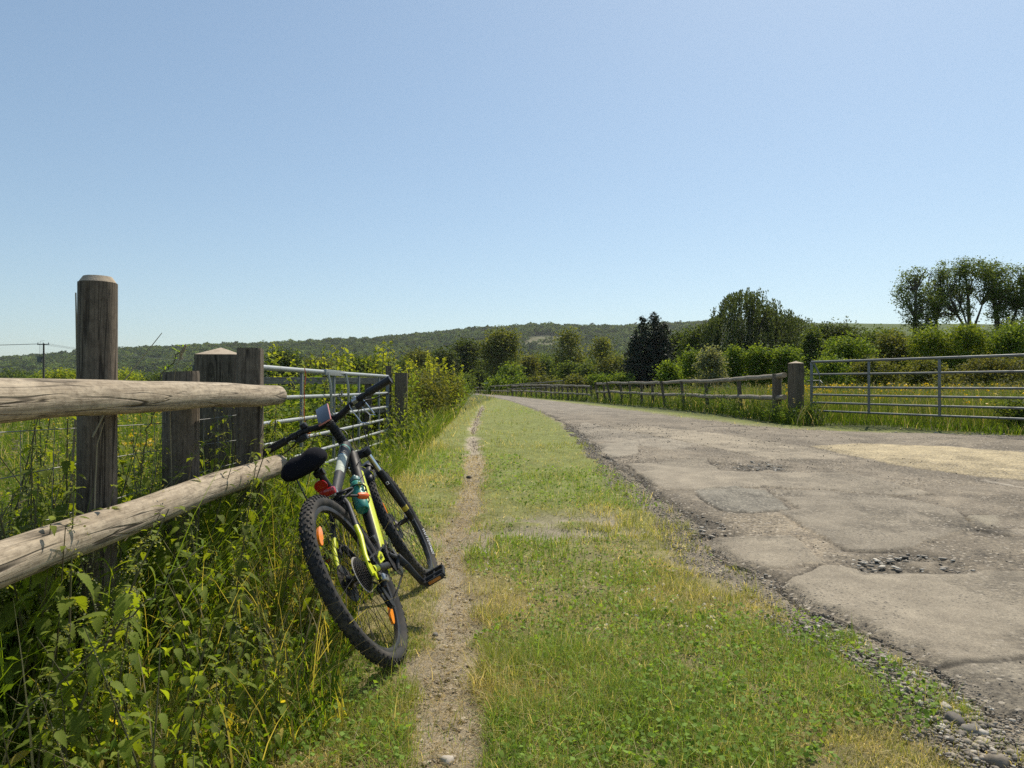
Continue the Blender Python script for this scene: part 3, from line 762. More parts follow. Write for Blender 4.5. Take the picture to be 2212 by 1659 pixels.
def single_stones():
    rng = np.random.default_rng(45)
    spots = [(2060, 1558, .034, 'dark flint stone standing among pale pebbles at the road edge', (.15, .135, .115)),
             (2092, 1582, .030, 'grey wedge stone just behind the dark flint at the road edge', (.19, .175, .15)),
             (1993, 1478, .026, 'brown half buried stone highest up the gravel bank', (.22, .18, .14)),
             (1950, 1490, .024, 'pale cream stone at the upper end of the gravel bank', (.44, .38, .29)),
             (2042, 1530, .024, 'small white stone touching the dark flint', (.46, .42, .36)),
             (2150, 1650, .034, 'dark brown stone lowest in the gravel bank', (.20, .17, .13)),
             (2120, 1605, .022, 'yellowish stone between the gravel and the broken tarmac', (.40, .35, .25)),
             (941, 1372, .016, 'round grey pebble lying on the path edge by the rear wheel', (.20, .19, .18)),
             (965, 1645, .022, 'flat pale stone set in the path nearest the camera', (.42, .37, .30)),
             (1013, 1033, .03, 'black clod lying on the far path beyond the bicycle', (.06, .05, .04))]
    for px, py, r, lab, c in spots:
        d = .8
        while CZ - (py - HY) / FPX * d > zf(at(px, d), d): d *= 1.003
        V, F = I2; V = V * (1 + (np.array([fbm(np.array([v[0] * 2 + r * 90]), np.array([v[1] * 2 + v[2] * 1.7]), 1, 2, 7)[0] for v in V]) - .5)[:, None] * .9)
        V = V * (1 + rng.uniform(-.13, .13, (len(V), 1))) * np.array([r * rng.uniform(.8, 1.15), r * .85, r * .6])
        o = np_mesh('stone', V, F, M['stone'], col=np.tile(np.array(c), (len(V), 1)))
        o.location = (at(px, d), d, zf(at(px, d), d) + r * .22); o.rotation_euler = (rng.uniform(-.2, .2), .1, rng.uniform(0, 6))
        tag(o, lab, 'stone', 'larger stones lying by the lane and path')
single_stones()

# ------------------------------------------------------------------ solid modelling
class MB:
    def __init__(s): s.v = []; s.f = []; s.m = []
    def add(s, V, F, mi=0):
        b = len(s.v); s.v += [tuple(map(float, p)) for p in V]
        for k, f in enumerate(F):
            s.f.append([i + b for i in f]); s.m.append(mi if isinstance(mi, int) else mi[k])
    def tube(s, pts, r, n=10, caps=True, mi=0, squash=None, miring=None, wob=0.0, seed=0, up=None):
        pts = [Vector(p) for p in pts]; k = len(pts)
        rs = [r] * k if isinstance(r, (int, float)) else list(r)
        rg = random.Random(seed)
        u = None; V = []
        for i in range(k):
            t = (pts[min(i + 1, k - 1)] - pts[max(i - 1, 0)]).normalized()
            if u is None:
                u = Vector(up) if up else (Vector((0, 0, 1)) if abs(t.z) < .9 else Vector((1, 0, 0)))
            u = (u - t * u.dot(t)).normalized(); w = t.cross(u)
            for j in range(n):
                a = 2 * math.pi * j / n
                q = rs[i] * (1 + (rg.uniform(-wob, wob) if wob else 0))
                cu, cw = math.cos(a) * q, math.sin(a) * q
                if squash: cu *= squash[0]; cw *= squash[1]
                V.append(pts[i] + u * cu + w * cw)
        F = []; mm = []
        for i in range(k - 1):
            for j in range(n):
                F.append((i*n + j, i*n + (j+1) % n, (i+1)*n + (j+1) % n, (i+1)*n + j))
                mm.append(miring(i, j) if miring else mi)
        if caps:
            F.append(tuple(range(n))[::-1]); mm.append(mi); F.append(tuple((k-1)*n + j for j in range(n))); mm.append(mi)
        s.add(V, F, mm); return s
    def box(s, c, size, rot=None, mi=0, bev=0.0):
        bm = bmesh.new(); bmesh.ops.create_cube(bm, size=1)
        for v in bm.verts: v.co = Vector((v.co.x * size[0], v.co.y * size[1], v.co.z * size[2]))
        if bev: bmesh.ops.bevel(bm, geom=list(bm.edges), offset=bev, segments=2, affect='EDGES', profile=.6)
        R_ = rot if rot is not None else Matrix.Identity(3)
        bm.verts.index_update()
        s.add([Vector(c) + R_ @ v.co for v in bm.verts], [[v.index for v in f.verts] for f in bm.faces], mi); bm.free(); return s
    def lathe(s, prof, c=(0, 0, 0), axis='y', n=32, mi=0, closed=False, rot=None):
        """prof: (radius, height) pairs round the axis"""
        V = []; k = len(prof)
        for (r, h) in prof:
            for j in range(n):
                a = 2 * math.pi * j / n; x, y = r * math.cos(a), r * math.sin(a)
                p = {'y': (x, h, y), 'z': (x, y, h), 'x': (h, x, y)}[axis]
                p = Vector(p)
                if rot is not None: p = rot @ p
                V.append(Vector(c) + p)
        F = []
        for i in range(k if closed else k - 1):
            i2 = (i + 1) % k
            for j in range(n): F.append((i*n + j, i*n + (j+1) % n, i2*n + (j+1) % n, i2*n + j))
        if not closed:
            if prof[0][0] > 1e-5: F.append(tuple(range(n))[::-1])
            if prof[-1][0] > 1e-5: F.append(tuple((k-1)*n + j for j in range(n)))
        s.add(V, F, mi); return s
    def prism(s, outline, h0, h1, fn, mi=0):
        """outline of 2-D points, extruded h0..h1; fn(a,b,h) -> 3-D"""
        n = len(outline); V = [fn(a, b, h0) for a, b in outline] + [fn(a, b, h1) for a, b in outline]
        F = [tuple(range(n))[::-1], tuple(range(n, 2*n))] + [(i, (i+1) % n, n + (i+1) % n, n + i) for i in range(n)]
        s.add(V, F, mi); return s
    def xf(s, fn):
        s.v = [tuple(fn(Vector(p))) for p in s.v]; return s
    def build(s, name, mats, parent=None, smooth=True, angle=38, mat=None):
        me = bpy.data.meshes.new(name); me.from_pydata(s.v, [], s.f)
        for m in (mats if isinstance(mats, (list, tuple)) else [mats]): me.materials.append(m)
        me.polygons.foreach_set('material_index', s.m)
        bm = bmesh.new(); bm.from_mesh(me); bmesh.ops.recalc_face_normals(bm, faces=bm.faces); bm.to_mesh(me); bm.free()
        if smooth:
            me.polygons.foreach_set('use_smooth', [True] * len(me.polygons)); me.set_sharp_from_angle(angle=R(angle))
        me.update()
        o = bpy.data.objects.new(name, me); COL.objects.link(o)
        if parent: o.parent = parent
        if mat is not None: o.matrix_local = mat
        return o

def frame_to(a, b):
    """matrix with local x running from a to b"""
    a, b = Vector(a), Vector(b); x = (b - a).normalized()
    y = Vector((0, 0, 1)).cross(x).normalized(); z = x.cross(y)
    m = Matrix((x, y, z)).transposed().to_4x4(); m.translation = a
    return m, (b - a).length

def log_rail(name, a, b, r0, r1, mats, parent, seed, wav=.006, n=26, seg=40, caps=1):
    m, L = frame_to(a, b); rg = random.Random(seed)
    ph = [rg.uniform(0, 6.28) for _ in range(8)]
    bm = MB(); V = []; F = []; mm = []
    for i in range(seg + 1):
        t = i / seg; x = L * t
        cy = wav * math.sin(ph[0] + x * 2.1) + wav * .5 * math.sin(ph[1] + x * 5.3); cz = wav * math.sin(ph[2] + x * 1.7) + wav * .4 * math.sin(ph[3] + x * 6.1)
        rr = r0 + (r1 - r0) * t
        rr *= 1 + .018 * math.sin(ph[4] + x * 7) + .012 * math.sin(ph[5] + x * 13)
        for j in range(n):
            a_ = 2 * math.pi * j / n
            q = rr * (1 + .012 * math.sin(3 * a_ + ph[6] + x * .8) + .008 * math.sin(7 * a_ + ph[7]))
            if i in (0, seg): q *= .99
            V.append((x + (0.006 if i == 0 else -.006 if i == seg else 0) * 0, cy + q * math.cos(a_), cz + q * math.sin(a_)))
    for i in range(seg):
        for j in range(n): F.append((i*n + j, i*n + (j+1) % n, (i+1)*n + (j+1) % n, (i+1)*n + j)); mm.append(0)
    F.append(tuple(range(n))[::-1]); mm.append(caps); F.append(tuple(seg*n + j for j in range(n))); mm.append(caps)
    bm.add(V, F, mm)
    return bm.build(name, mats, parent, True, 50, mat=m)

def post(name, x, y, ztop, r, mats, parent, square=False, rz=0.0, lean=(0, 0), cap=None, depth=.35, seed=0, n=22, zb=None):
    """upright with its foot in the ground, built from local z=0 upward"""
    z0 = zf(x, y) - depth if zb is None else zb
    H = ztop - z0; bm = MB(); rg = random.Random(seed)
    if square:
        h = r; c = .12 * r
        sec = [(h - c, h), (-(h - c), h), (-h, h - c), (-h, -(h - c)), (-(h - c), -h), (h - c, -h), (h, -(h - c)), (h, h - c)]
    else:
        sec = [(r * (1 + rg.uniform(-.02, .02)) * math.cos(2*math.pi*j/n), r * (1 + rg.uniform(-.02, .02)) * math.sin(2*math.pi*j/n)) for j in range(n)]
    levels = [(0, 1.05), (H * .5, 1.0), (H - .02, .985)]
    capm = 0
    if cap == 'pyramid': levels = [(0, 1), (H - r * .38, 1.0)]; tip = H
    elif cap == 'round': levels += [(H - .022, .97), (H, .72)]; tip = None
    elif cap == 'skew': levels += [(H - .006, .95)]; tip = None
    else: levels += [(H - .005, .95)]; tip = None
    V = []; F = []; mm = []; k = len(sec)
    for z, s_ in levels:
        for a, b in sec:
            zz = z + (.05 * (a / r) * r if cap == 'skew' and z > H * .8 else 0)
            V.append((a * s_ + lean[0] * z / H, b * s_ + lean[1] * z / H, zz))
    for i in range(len(levels) - 1):
        for j in range(k): F.append((i*k + j, i*k + (j+1) % k, (i+1)*k + (j+1) % k, (i+1)*k + j)); mm.append(1 if (cap == 'round' and i == len(levels) - 2) else 0)
    top = (len(levels) - 1) * k
    if tip:
        V.append((lean[0], lean[1], H)); 
        for j in range(k): F.append((top + j, top + (j+1) % k, len(V) - 1)); mm.append(1)
    else: F.append(tuple(top + j for j in range(k))); mm.append(1)
    bm.add(V, F, mm)
    o = bm.build(name, mats, parent, True, 40)
    o.location = (x, y, z0); o.rotation_euler = (0, 0, rz)
    return o

# ------------------------------------------------------------------ the near rail fence on the left
PW_ = [M['post_wood'], M['end_grain']]; GW = [M['gatepost_wood'], M['end_grain']]
RW = [M['rail_wood'], M['end_grain']]
fn = empty('post_and_rail_fence', (-1.3, 2.0, zf(-1.3, 2.0)))
tag(fn, 'thick weathered log rail fence beside the path that the bicycle leans on', 'fence')
def under(root, o):
    o.parent = root; o.matrix_parent_inverse = Matrix.Translation(-root.location); return o
for o in (log_rail('rail', (-1.135, -.9, 1.068), (-1.228, 3.70, 1.070), .0535, .0515, RW, None, 3),
          log_rail('rail', (-1.135, -.9, .692), (-1.222, 3.685, .700), .0545, .0525, RW, None, 8),
          post('post', -1.338, 2.29, 1.462, .0575, PW_, None, cap='round', seed=2),
          post('post', -1.375, 2.95, 1.178, .072, PW_, None, seed=5, cap='skew', rz=.6),
          post('post', -1.335, 3.62, 1.312, .058, PW_, None, True, rz=.18, seed=6),
          post('post', -1.30, .35, 1.40, .0625, PW_, None, cap='round', seed=9)):
    under(fn, o)
gp = post('gate_post', -1.62, 3.95, 1.33, .112, GW, None, True, rz=.12, cap='pyramid')
tag(gp, 'stout square post with a low pyramid top standing behind the log fence end', 'post')
lt = MB(); lt.box((-.125, -.02, 1.52), (.03, .05, .05), bev=.006); lt.box((-.13, -.02, 1.46), (.02, .03, .09), bev=.004); lt.tube([(-.13, -.02, 1.38), (-.13, -.02, 1.55)], .008, 8)
lo = lt.build('latch', M['grey_metal'], gp)

# stock wire behind it
wf = empty('wire_fence', (-1.42, 2.4, zf(-1.42, 2.4)))
tag(wf, 'rusty square mesh stock wire strung behind the log rail fence', 'fence')
w = MB()
for k, z in enumerate((.28, .42, .56, .70, .84, .97)):
    pts = [(-1.44 + .015 * math.sin(3 * t + k), -.5 + 4.5 * t, z + .012 * math.sin(9 * t + k * 2)) for t in [i / 14 for i in range(15)]]
    w.tube(pts, .0016, 5, False)
for i in range(28):
    y = -.4 + i * .155; w.tube([(-1.44, y, .1), (-1.437 + .01 * math.sin(i), y + .008 * math.sin(i * 2.1), .6), (-1.44, y, .98)], .0012, 4, False)
under(wf, w.build('wire_mesh', M['wire'], None))

# ------------------------------------------------------------------ metal field gate on the left
def tube_gate(name, label, A, B, ztops, bars, ups, r=.0215, mat=None, group=None):
    """A, B: foot positions of the two stiles; ztops heights of top rail at A and B; bars: drop of each bar below the top"""
    g = empty(name, (A[0], A[1], zf(*A))); tag(g, label, 'gate', group)
    P = lambda t, z: (A[0] + (B[0] - A[0]) * t, A[1] + (B[1] - A[1]) * t, z)
    ztop = lambda t: ztops[0] + (ztops[1] - ztops[0]) * t
    for k, dz in enumerate(bars):
        m = MB(); m.tube([P(0, ztop(0) - dz), P(.5, ztop(.5) - dz - .004), P(1, ztop(1) - dz)], r if k == 0 else r * .8, 12)
        under(g, m.build('bar', mat or M['galv'], None))
    for t in ups:
        m = MB(); a = P(t, ztop(t) - .01); b = P(t, ztop(t) - bars[-1] - (.06 if t in (0, 1) else .015))
        d = Vector((B[0] - A[0], B[1] - A[1], 0)).normalized(); rot = Matrix((d, Vector((-d.y, d.x, 0)), Vector((0, 0, 1)))).transposed()
        c = (Vector(a) + Vector(b)) / 2 + Vector((d.y, -d.x, 0)) * .0
        m.box(c, (.042 if 0 < t < 1 else .04, .022 if 0 < t < 1 else .04, a[2] - b[2]), rot, bev=.004)
        under(g, m.build('upright', M['galv_dark'], None))  # darker steel than the bars, the uprights' shaded faces put into the colour
    return g, P, ztop
BARS = (0, .235, .43, .60, .755, .90, 1.03)
G1, GP, GT = tube_gate('field_gate', 'galvanised seven-bar gate behind the bicycle handlebars', (-1.905, 5.30), (-1.76, 10.05), (1.262, 1.275), BARS, (.0, .215, .43, .65, .88, 1.0))
# trombone handle and spring latch on top of the gate
hm = MB()
for t, s in ((.36, 1), (.50, 1)):
    x, y, z = GP(t, GT(t))
    hm.tube([(x + .03, y, z + .0), (x + .055, y + .02, z - .12), (x + .055, y + .05, z - .30), (x + .04, y + .10, z - .40), (x + .03, y + .22, z - .44)], .013, 8)
x, y, z = GP(.43, GT(.43))
hm.box((x, y, z - .005), (.05, .78, .058), bev=.006)
under(G1, hm.build('latch_handle', M['galv'], None))
cm = MB(); rg = random.Random(4)
for k in range(26):
    t = k / 26; a = t * 6.283 * 1.6
    cm.lathe([(.013, -.003), (.016, 0), (.013, .003), (.010, 0)], (GP(.44, 0)[0] + .05 + .02 * math.cos(a), GP(.44, 0)[1] + .03 * math.sin(a), GT(.44) - .20 - .16 * t), 'xyz'[k % 3], 10, closed=True)
ch = cm.build('chain', M['galv_dark'], None); tag(ch, 'padlock chain looped round the bars of the seven-bar gate', 'chain')
tw = MB(); x, y, z = GP(.215, GT(.215))
pts = [(x + .035 + .006 * math.sin(k), y - .03 + .02 * math.sin(k * 1.7), z + .02 - k * .065) for k in range(10)]
tw.tube(pts, .004, 6); tw.tube([(x + .045, y - .02, z - .57), (x + .07, y + .05, z - .55), (x + .05, y + .02, z - .60), (x + .08, y - .03, z - .58)], .006, 6)
tag(tw.build('baler_twine', M['twine'], None), 'orange baler twine tied down an upright of the seven-bar gate', 'twine')
tag(post('gate_post', -1.60, 10.25, 1.335, .088, GW, None, True, rz=.1, seed=12), 'square timber post at the far end of the seven-bar gate', 'post')
tag(post('fence_stake', -1.80, 10.35, 1.44, .042, PW_, None, True, rz=.2, seed=13), 'thin stake beside the far square post of the seven-bar gate', 'post')
f2 = empty('board_fence', (-2.4, 9.9, zf(-2.4, 9.9))); tag(f2, 'low grey board fence seen through the seven-bar gate', 'fence')
for z in (1.215, .80):
    m, L = frame_to((-3.6, 9.75, z), (-1.75, 10.42, z)); bb = MB(); bb.box((L / 2, 0, 0), (L, .028, .095), bev=.004)
    o = bb.build('board', M['far_rail_wood'], None, mat=m); under(f2, o)
for x, y in ((-3.1, 9.98), (-2.62, 10.15), (-2.1, 10.36)):
    under(f2, post('post', x, y, 1.27, .048, [M['far_post_wood'], M['end_grain']], None, True, rz=.3))

# ------------------------------------------------------------------ rail fences and gate along the right of the lane
FW = [M['far_rail_wood'], M['end_grain']]; FP = [M['far_post_wood'], M['end_grain']]
def lane_fence(label, ctrl, pxs, up, lo, r, seed, leans=.10, end_t=None, lowcut=()):
    """ctrl: plan points; up/lo: heights of the two rails at those points; pxs: posts as fractions along"""
    C = np.array(ctrl, float); d = np.r_[0, np.cumsum(np.hypot(*np.diff(C, axis=0).T))]; L = d[-1]
    ev = lambda t, col: float(np.interp(t * L, d, col))
    root = empty('post_and_rail_fence', (C[0, 0], C[0, 1], zf(*C[0]))); tag(root, label, 'fence', 'post and rail fences along the right of the lane')
    rg = random.Random(seed)
    nseg = max(2, int(L / 3.3)); ts = [i / nseg for i in range(nseg + 1)]
    for zz, nm in ((up, 'u'), (lo, 'l')):
        zz = list(zz)
        for i in range(nseg):
            a, b = ts[i], ts[i + 1]
            j0, j1 = (.0 if i == 0 else .018 * math.sin(i * 2.3 + seed)), (.018 * math.sin((i + 1) * 2.3 + seed))
            o = log_rail('rail', (ev(a, C[:, 0]), ev(a, C[:, 1]), ev(a, zz) + j0), (ev(b, C[:, 0]), ev(b, C[:, 1]), ev(b, zz) + j1 - .004), r, r * .94, FW, None, seed * 31 + i, .012, 10, 10)
            under(root, o)
    for t in pxs:
        x, y = ev(t, C[:, 0]), ev(t, C[:, 1])
        o = post('post', x + .11, y, ev(t, list(up)) + .03 + rg.uniform(0, .05), .052, FP, None, lean=(-abs(rg.gauss(leans, leans * .5)), rg.gauss(0, .05)), n=9, seed=seed)
        under(root, o)
    return root
def tfrac(ctrl, pxl):
    C = np.array(ctrl, float); out = []
    tt = np.linspace(0, 1, 800); d = np.r_[0, np.cumsum(np.hypot(*np.diff(C, axis=0).T))]
    x = np.interp(tt * d[-1], d, C[:, 0]); y = np.interp(tt * d[-1], d, C[:, 1]); p = CX + FPX * x / y
    return [float(tt[np.argmin(np.abs(p - q))]) for q in pxl]
c1 = [(5.58, 14.55), (5.45, 20.5), (4.9, 27), (4.12, 34.8)]
lane_fence('log rail fence with leaning posts running back from the big gatepost', c1, tfrac(c1, (1592, 1524, 1475, 1435, 1405, 1381, 1360, 1341, 1319, 1303, 1290)),
           (1.385, 1.30, 1.335, 1.355), (.93, .885, .94, .965), .056, 3, .14)
c2 = [(4.02, 36.6), (2.8, 44.7), (1.25, 56), (-.04, 67)]
lane_fence('middle length of rail fence with its top rail sagging, nearer the bend', c2, tfrac(c2, (1274, 1264, 1254, 1244, 1233, 1224, 1213, 1205, 1196, 1188, 1177, 1166, 1156, 1146, 1134, 1124, 1113, 1105)),
           (1.22, 1.33, 1.40, 1.37), (.79, .86, .93, .945), .055, 5, .05)
c3 = [(-.25, 70), (-1.9, 84), (-4.2, 104), (-6.9, 125)]
lane_fence('farthest rail fence curving left with the lane at the bend', c3, tfrac(c3, (1094, 1076, 1066, 1057, 1049, 1043, 1037, 1032, 1028, 1025)),
           (1.43, 1.45, 1.36, 1.25), (.86, .88, .80, .75), .055, 7, .03)
c4 = [(5.6, 78), (3.4, 79.5), (1.2, 80.5), (-.6, 81)]
lane_fence('dark fence crossing the paddock behind the middle rail fence', c4, (0, .14, .3, .45, .6, .75, .9), (1.98, 1.82, 1.65, 1.53), (1.35, 1.28, 1.15, 1.05), .06, 9, .02)
sp = post('post', 5.58, 14.95, 1.415, .095, FP, None, seed=4); tag(sp, 'thick short round post just behind the big gatepost', 'post')
bp = post('gate_post', 5.74, 14.35, 1.10 + .56, .115, GW, None, True, rz=.30, cap='pyramid', seed=3)
tag(bp, 'big square timber gatepost with a low pyramid top between rail fence and metal gate', 'post')
G2, HP, HT = tube_gate('field_gate', 'long galvanised six-bar field gate closing the meadow', (5.93, 14.05), (7.78, 10.45), (1.63, 1.605), (0, .245, .50, .645, .80, .96), (.0, .31, .63, .955, 1.0), .023, M['galv_dark'])
x0, y0, z0 = HP(0, HT(0))
lm = MB(); d = Vector((1.85, -3.6, 0)).normalized()
lm.tube([Vector((x0, y0, z0 - .02)) + d * .05, Vector((x0, y0, z0 - .25)) + d * .19], .014, 8)
lm.tube([Vector((x0, y0, z0 - .37)) - d * .09, Vector((x0, y0, z0 - .37)) + d * .20, Vector((x0, y0, z0 - .42)) + d * .26], .011, 8)
lm.tube([Vector((x0, y0, z0 - .25)) + d * .19, Vector((x0, y0, z0 - .50)) + d * .19], .009, 8)
under(G2, lm.build('latch', M['galv_dark'], None))

# ------------------------------------------------------------------ poles, wires, far signs
def power_pole(px, d, ztop, label, arm, tr, r=.13):
    x = at(px, d); zb = zf(x, d); root = empty('utility_pole', (x, d, zb)); tag(root, label, 'utility pole', 'wooden utility poles')
    m = MB(); m.tube([(0, 0, -.3), (0, 0, ztop - zb)], [r * 1.15, r * .8], 10); m.build('pole', M['pole_wood'], root)
    m = MB(); m.box(((arm[0] + arm[1]) / 2, 0, ztop - zb - .15), (arm[1] - arm[0], .1, .12)); m.build('crossarm', M['grey_metal'], root)
    for xx in (arm[0] + .1, (arm[0] + arm[1]) / 2, arm[1] - .1):
        m = MB(); m.lathe([(.05, 0), (.07, .05), (.04, .12), (.07, .18), (.03, .26)], (xx, 0, ztop - zb - .09), 'z', 8); m.build('insulator', M['grey_metal'], root)
    if tr:
        m = MB(); m.box((-.55, 0, ztop - zb - 2.55), (.62, .6, .85), bev=.05); m.box((-.5, 0, ztop - zb - 2.05), (.85, .5, .08))
        m.tube([(-.4, 0, ztop - zb - 2.05), (-.42, 0, ztop - zb - .2)], .018, 5); m.tube([(-.65, 0, ztop - zb - 2.05), (-.62, 0, ztop - zb - .2)], .018, 5)
        m.tube([(-.62, 0, ztop - zb - .2), (-.5, 0, ztop - zb + .38), (.1, 0, ztop - zb + .42)], .02, 5); m.build('transformer', M['grey_metal'], root)
    return root, x, zb
power_pole(94, 110, CZ + 98 / FPX * 110, 'tall pole with crossarm and hanging transformer beyond the left field', (-1.0, .85), True, .15)
x1 = at(94, 110); zt = CZ + 98 / FPX * 110 - .05
wm = MB()
for k, off in enumerate((-.9, 0, .75)):
    for tx, ty, tz in ((x1 - 75, 103 + k, zt - .15), (at(420, 240) + k, 240, CZ + 62 / FPX * 240)):
        pts = []
        for i in range(13):
            t = i / 12; pts.append((x1 + off + (tx - x1) * t, 110 + (ty - 110) * t, zt + (tz - zt) * t - 2.2 * 4 * t * (1 - t) * .32))
        wm.tube(pts, .016, 5, False)
tag(wm.build('power_lines', plain('dull aluminium wire', (.08, .085, .09), .9), None), 'three sagging overhead wires carried by the transformer pole', 'wires')
power_pole(985, 150, CZ + 63 / FPX * 150, 'far thin pole with a one-sided crossarm in front of the dark trees', (-1.9, .2), False, .11)
sg = empty('notice_board', (at(1048, 118), 118, .3)); tag(sg, 'small grey board on white legs standing by the far bend', 'sign')
m = MB(); m.box((0, 0, 1.75), (1.2, .08, .18), Matrix.Rotation(-.15, 3, 'Y')); m.box((.35, 0, 1.35), (.5, .06, .75)); m.build('board', plain('pale grey board', (.38, .38, .40), .7), sg)
for xx in (.75, 1.3):
    m = MB(); m.box((xx, 0, .7), (.09, .09, 1.5)); m.build('leg', plain('white post', (.55, .55, .55), .7), sg)

# ------------------------------------------------------------------ trees and shrubs
def foliage(lobes, leaf, nclus, nper, rng, cols, aspect=.6, hollow=.45, spreadk=1.0, up=.5, droop=None, sq=.75):
    """leaf quads gathered in clumps through a set of ellipsoids (cx,cy,cz,rx,ry,rz)"""
    L = np.array(lobes, float); w = (L[:, 3] * L[:, 4] * L[:, 5]) ** .72; w /= w.sum()
    i = rng.choice(len(L), nclus, p=w)
    u = rng.normal(size=(nclus, 3)); u /= np.linalg.norm(u, axis=1)[:, None]
    r = hollow + (1 - hollow) * rng.random(nclus) ** .6
    C = L[i, :3] + u * L[i, 3:] * r[:, None]
    cr = leaf * 2.1 * spreadk * rng.uniform(.6, 1.35, nclus)
    P = C[:, None, :] + rng.normal(size=(nclus, nper, 3)) * (cr[:, None, None] * np.array([1, 1, sq]) * .62)
    n = nclus * nper
    V, F = diamonds(P.reshape(-1, 3), leaf * rng.uniform(.65, 1.25, n), rng, aspect, up, np.repeat(u, nper, 0) * .5, droop)
    a, b = np.array(cols[0]) * .95, np.array(cols[1]) * .95
    t = rng.random((nclus, 1)); c = a * (1 - t) + b * t
    c = np.repeat(c, nper, 0) * rng.uniform(.75, 1.25, (n, 1))
    if len(cols) > 2:
        k = rng.random(n) < .06; c[k] = np.array(cols[2]) * rng.uniform(.8, 1.2, (k.sum(), 1))
    return V, F, np.repeat(c, 4, 0), C

def limbs(m, base, tips, r0, rng, fork=.35, n=7, tip_r=.12):
    for t in tips:
        b = Vector(base); e = Vector(t); f = fork + rng.uniform(-.1, .15)
        k = Vector((b.x + (e.x - b.x) * .18, b.y + (e.y - b.y) * .18, b.z + (e.z - b.z) * f))
        q = k.lerp(e, .5) + Vector((rng.normal(0, .04), rng.normal(0, .04), .06)) * (e - b).length
        m.tube([b, k, q, e], [r0, r0 * .7, r0 * .4, r0 * tip_r], n, False)

GREENS = {
 'dark': ((.050, .078, .022), (.085, .115, .034)),
 'mid': ((.080, .125, .030), (.130, .175, .048)),
 'olive': ((.11, .135, .038), (.16, .175, .055)),
 'fresh': ((.105, .18, .028), (.18, .245, .045)),
 'lime': ((.19, .27, .028), (.36, .40, .045)),
 'silver': ((.16, .19, .115), (.23, .25, .16)),
 'willow': ((.075, .115, .052), (.12, .16, .075)),
 'sunny': ((.115, .145, .035), (.185, .205, .055)),
 'brown': ((.105, .125, .042), (.155, .16, .055)),
 'bright': ((.13, .20, .03), (.225, .28, .045)),
}
def tree(name, label, px, d, ytop, wpx, kind, seed, trunk=.30, nlobe=9, dens=1.0, leaf=None, group=None, hollow=.5, top_flat=.0, multi=1, cat='tree', base=None, shape=1.0, tcol=None):
    """broad crown on a tapered trunk with limbs; px, ytop, wpx are where its axis, top and width fall in the photograph"""
    rng = np.random.default_rng(seed)
    x = at(px, d); zb = zf(x, d); H = zat(ytop, d) - zb; W = wpx / FPX * d
    leaf = leaf or max(.05, 2.7 / 710 * d)
    root = empty(name, (x, d, zb)); tag(root, label, cat, group)
    cz = H * (1 + trunk) / 2; rz = H * (1 - trunk) / 2
    lobes = [(0, 0, cz, W * .37, W * .35, rz * .80)]
    for k in range(nlobe):
        a = k * 2.4 + rng.uniform(-.5, .5); h = rng.uniform(-.72, .80)
        rad = math.sqrt(max(.05, 1 - h ** 4)) * (1 if h < 0 or shape == 1 else 1 - (1 - shape) * h)
        s = rng.uniform(.20, .44)
        lobes.append((math.cos(a) * rad * W * (.5 - s * .62), math.sin(a) * rad * W * (.5 - s * .62), cz + h * rz * (1 - s * .75), W * s * .72, W * s * .72, min(rz * s * 1.15, W * s * .8)))
    for k in range(max(3, nlobe // 3)):
        lobes.append((rng.uniform(-.24, .24) * W * (.6 + .4 * shape), rng.uniform(-.15, .15) * W, H - rz * rng.uniform(.30, .42), W * rng.uniform(.16, .24), W * .2, rz * .30))
    lobes.append((rng.uniform(-.1, .1) * W, 0, H - rz * .34, W * .20, W * .20, rz * .34))
    area = W * (H * (1 - trunk)); nl = int(dens * 6.0 * area / (leaf * leaf * .6 * .5)); nper = 9
    V, F, C, ctr = foliage(lobes, leaf, max(20, nl // nper), nper, rng, GREENS[kind], hollow=hollow)
    if trunk <= .05 and d < 80:     # loose shoots break the outline of the bushes
        SV, SF, SC, n0 = [V], [F], [C], len(V)
        for k in range(int(16 + 10 * rng.random())):
            bx, by = rng.uniform(-.42, .42) * W, rng.uniform(-.3, .3) * W
            zt = H * (1 - .9 * (abs(bx) / W) ** 1.6) * rng.uniform(.88, 1.10); z0_ = zt - H * rng.uniform(.12, .26); q = int((zt - z0_) / leaf * 3.2) + 4
            sp_ = np.linspace(0, 1, q); ln = rng.normal(0, .16, 2)
            P = np.stack([bx + ln[0] * sp_, by + ln[1] * sp_, z0_ + (zt - z0_) * sp_], 1) + rng.normal(size=(q, 3)) * leaf * .62 * (1.3 - .9 * sp_)[:, None]
            v_, f_ = diamonds(P, leaf * rng.uniform(.7, 1.2, q), rng, .55, .8); SV.append(v_); SF.append(f_ + n0); n0 += len(v_)
            SC.append(np.repeat(np.array(GREENS[kind][1]) * rng.uniform(.85, 1.35, (q, 1)), 4, 0))
        V, F, C = np.concatenate(SV), np.concatenate(SF), np.concatenate(SC)
    np_mesh('crown', V, F, M['leaf'], root, col=C)
    m = MB(); r0 = max(.03, W * .028)
    for q in range(multi):
        ox = (q - (multi - 1) / 2) * W * .14
        pts = [(ox, 0, -.2), (ox * 1.2, 0, H * trunk * .6 + .1), (ox * 1.6 + rng.uniform(-.02, .02) * W, 0, cz), (ox * 1.8, 0, H * .88)]
        m.tube(pts, [r0 * 1.25, r0, r0 * .6, r0 * .12], 9, False)
        tips = ctr[rng.choice(len(ctr), min(len(ctr), 11))]
        limbs(m, (ox * 1.1, 0, max(.1, H * trunk * .75)), tips, r0 * .5, rng)
    m.build('trunk', M['bark'], root)
    return root

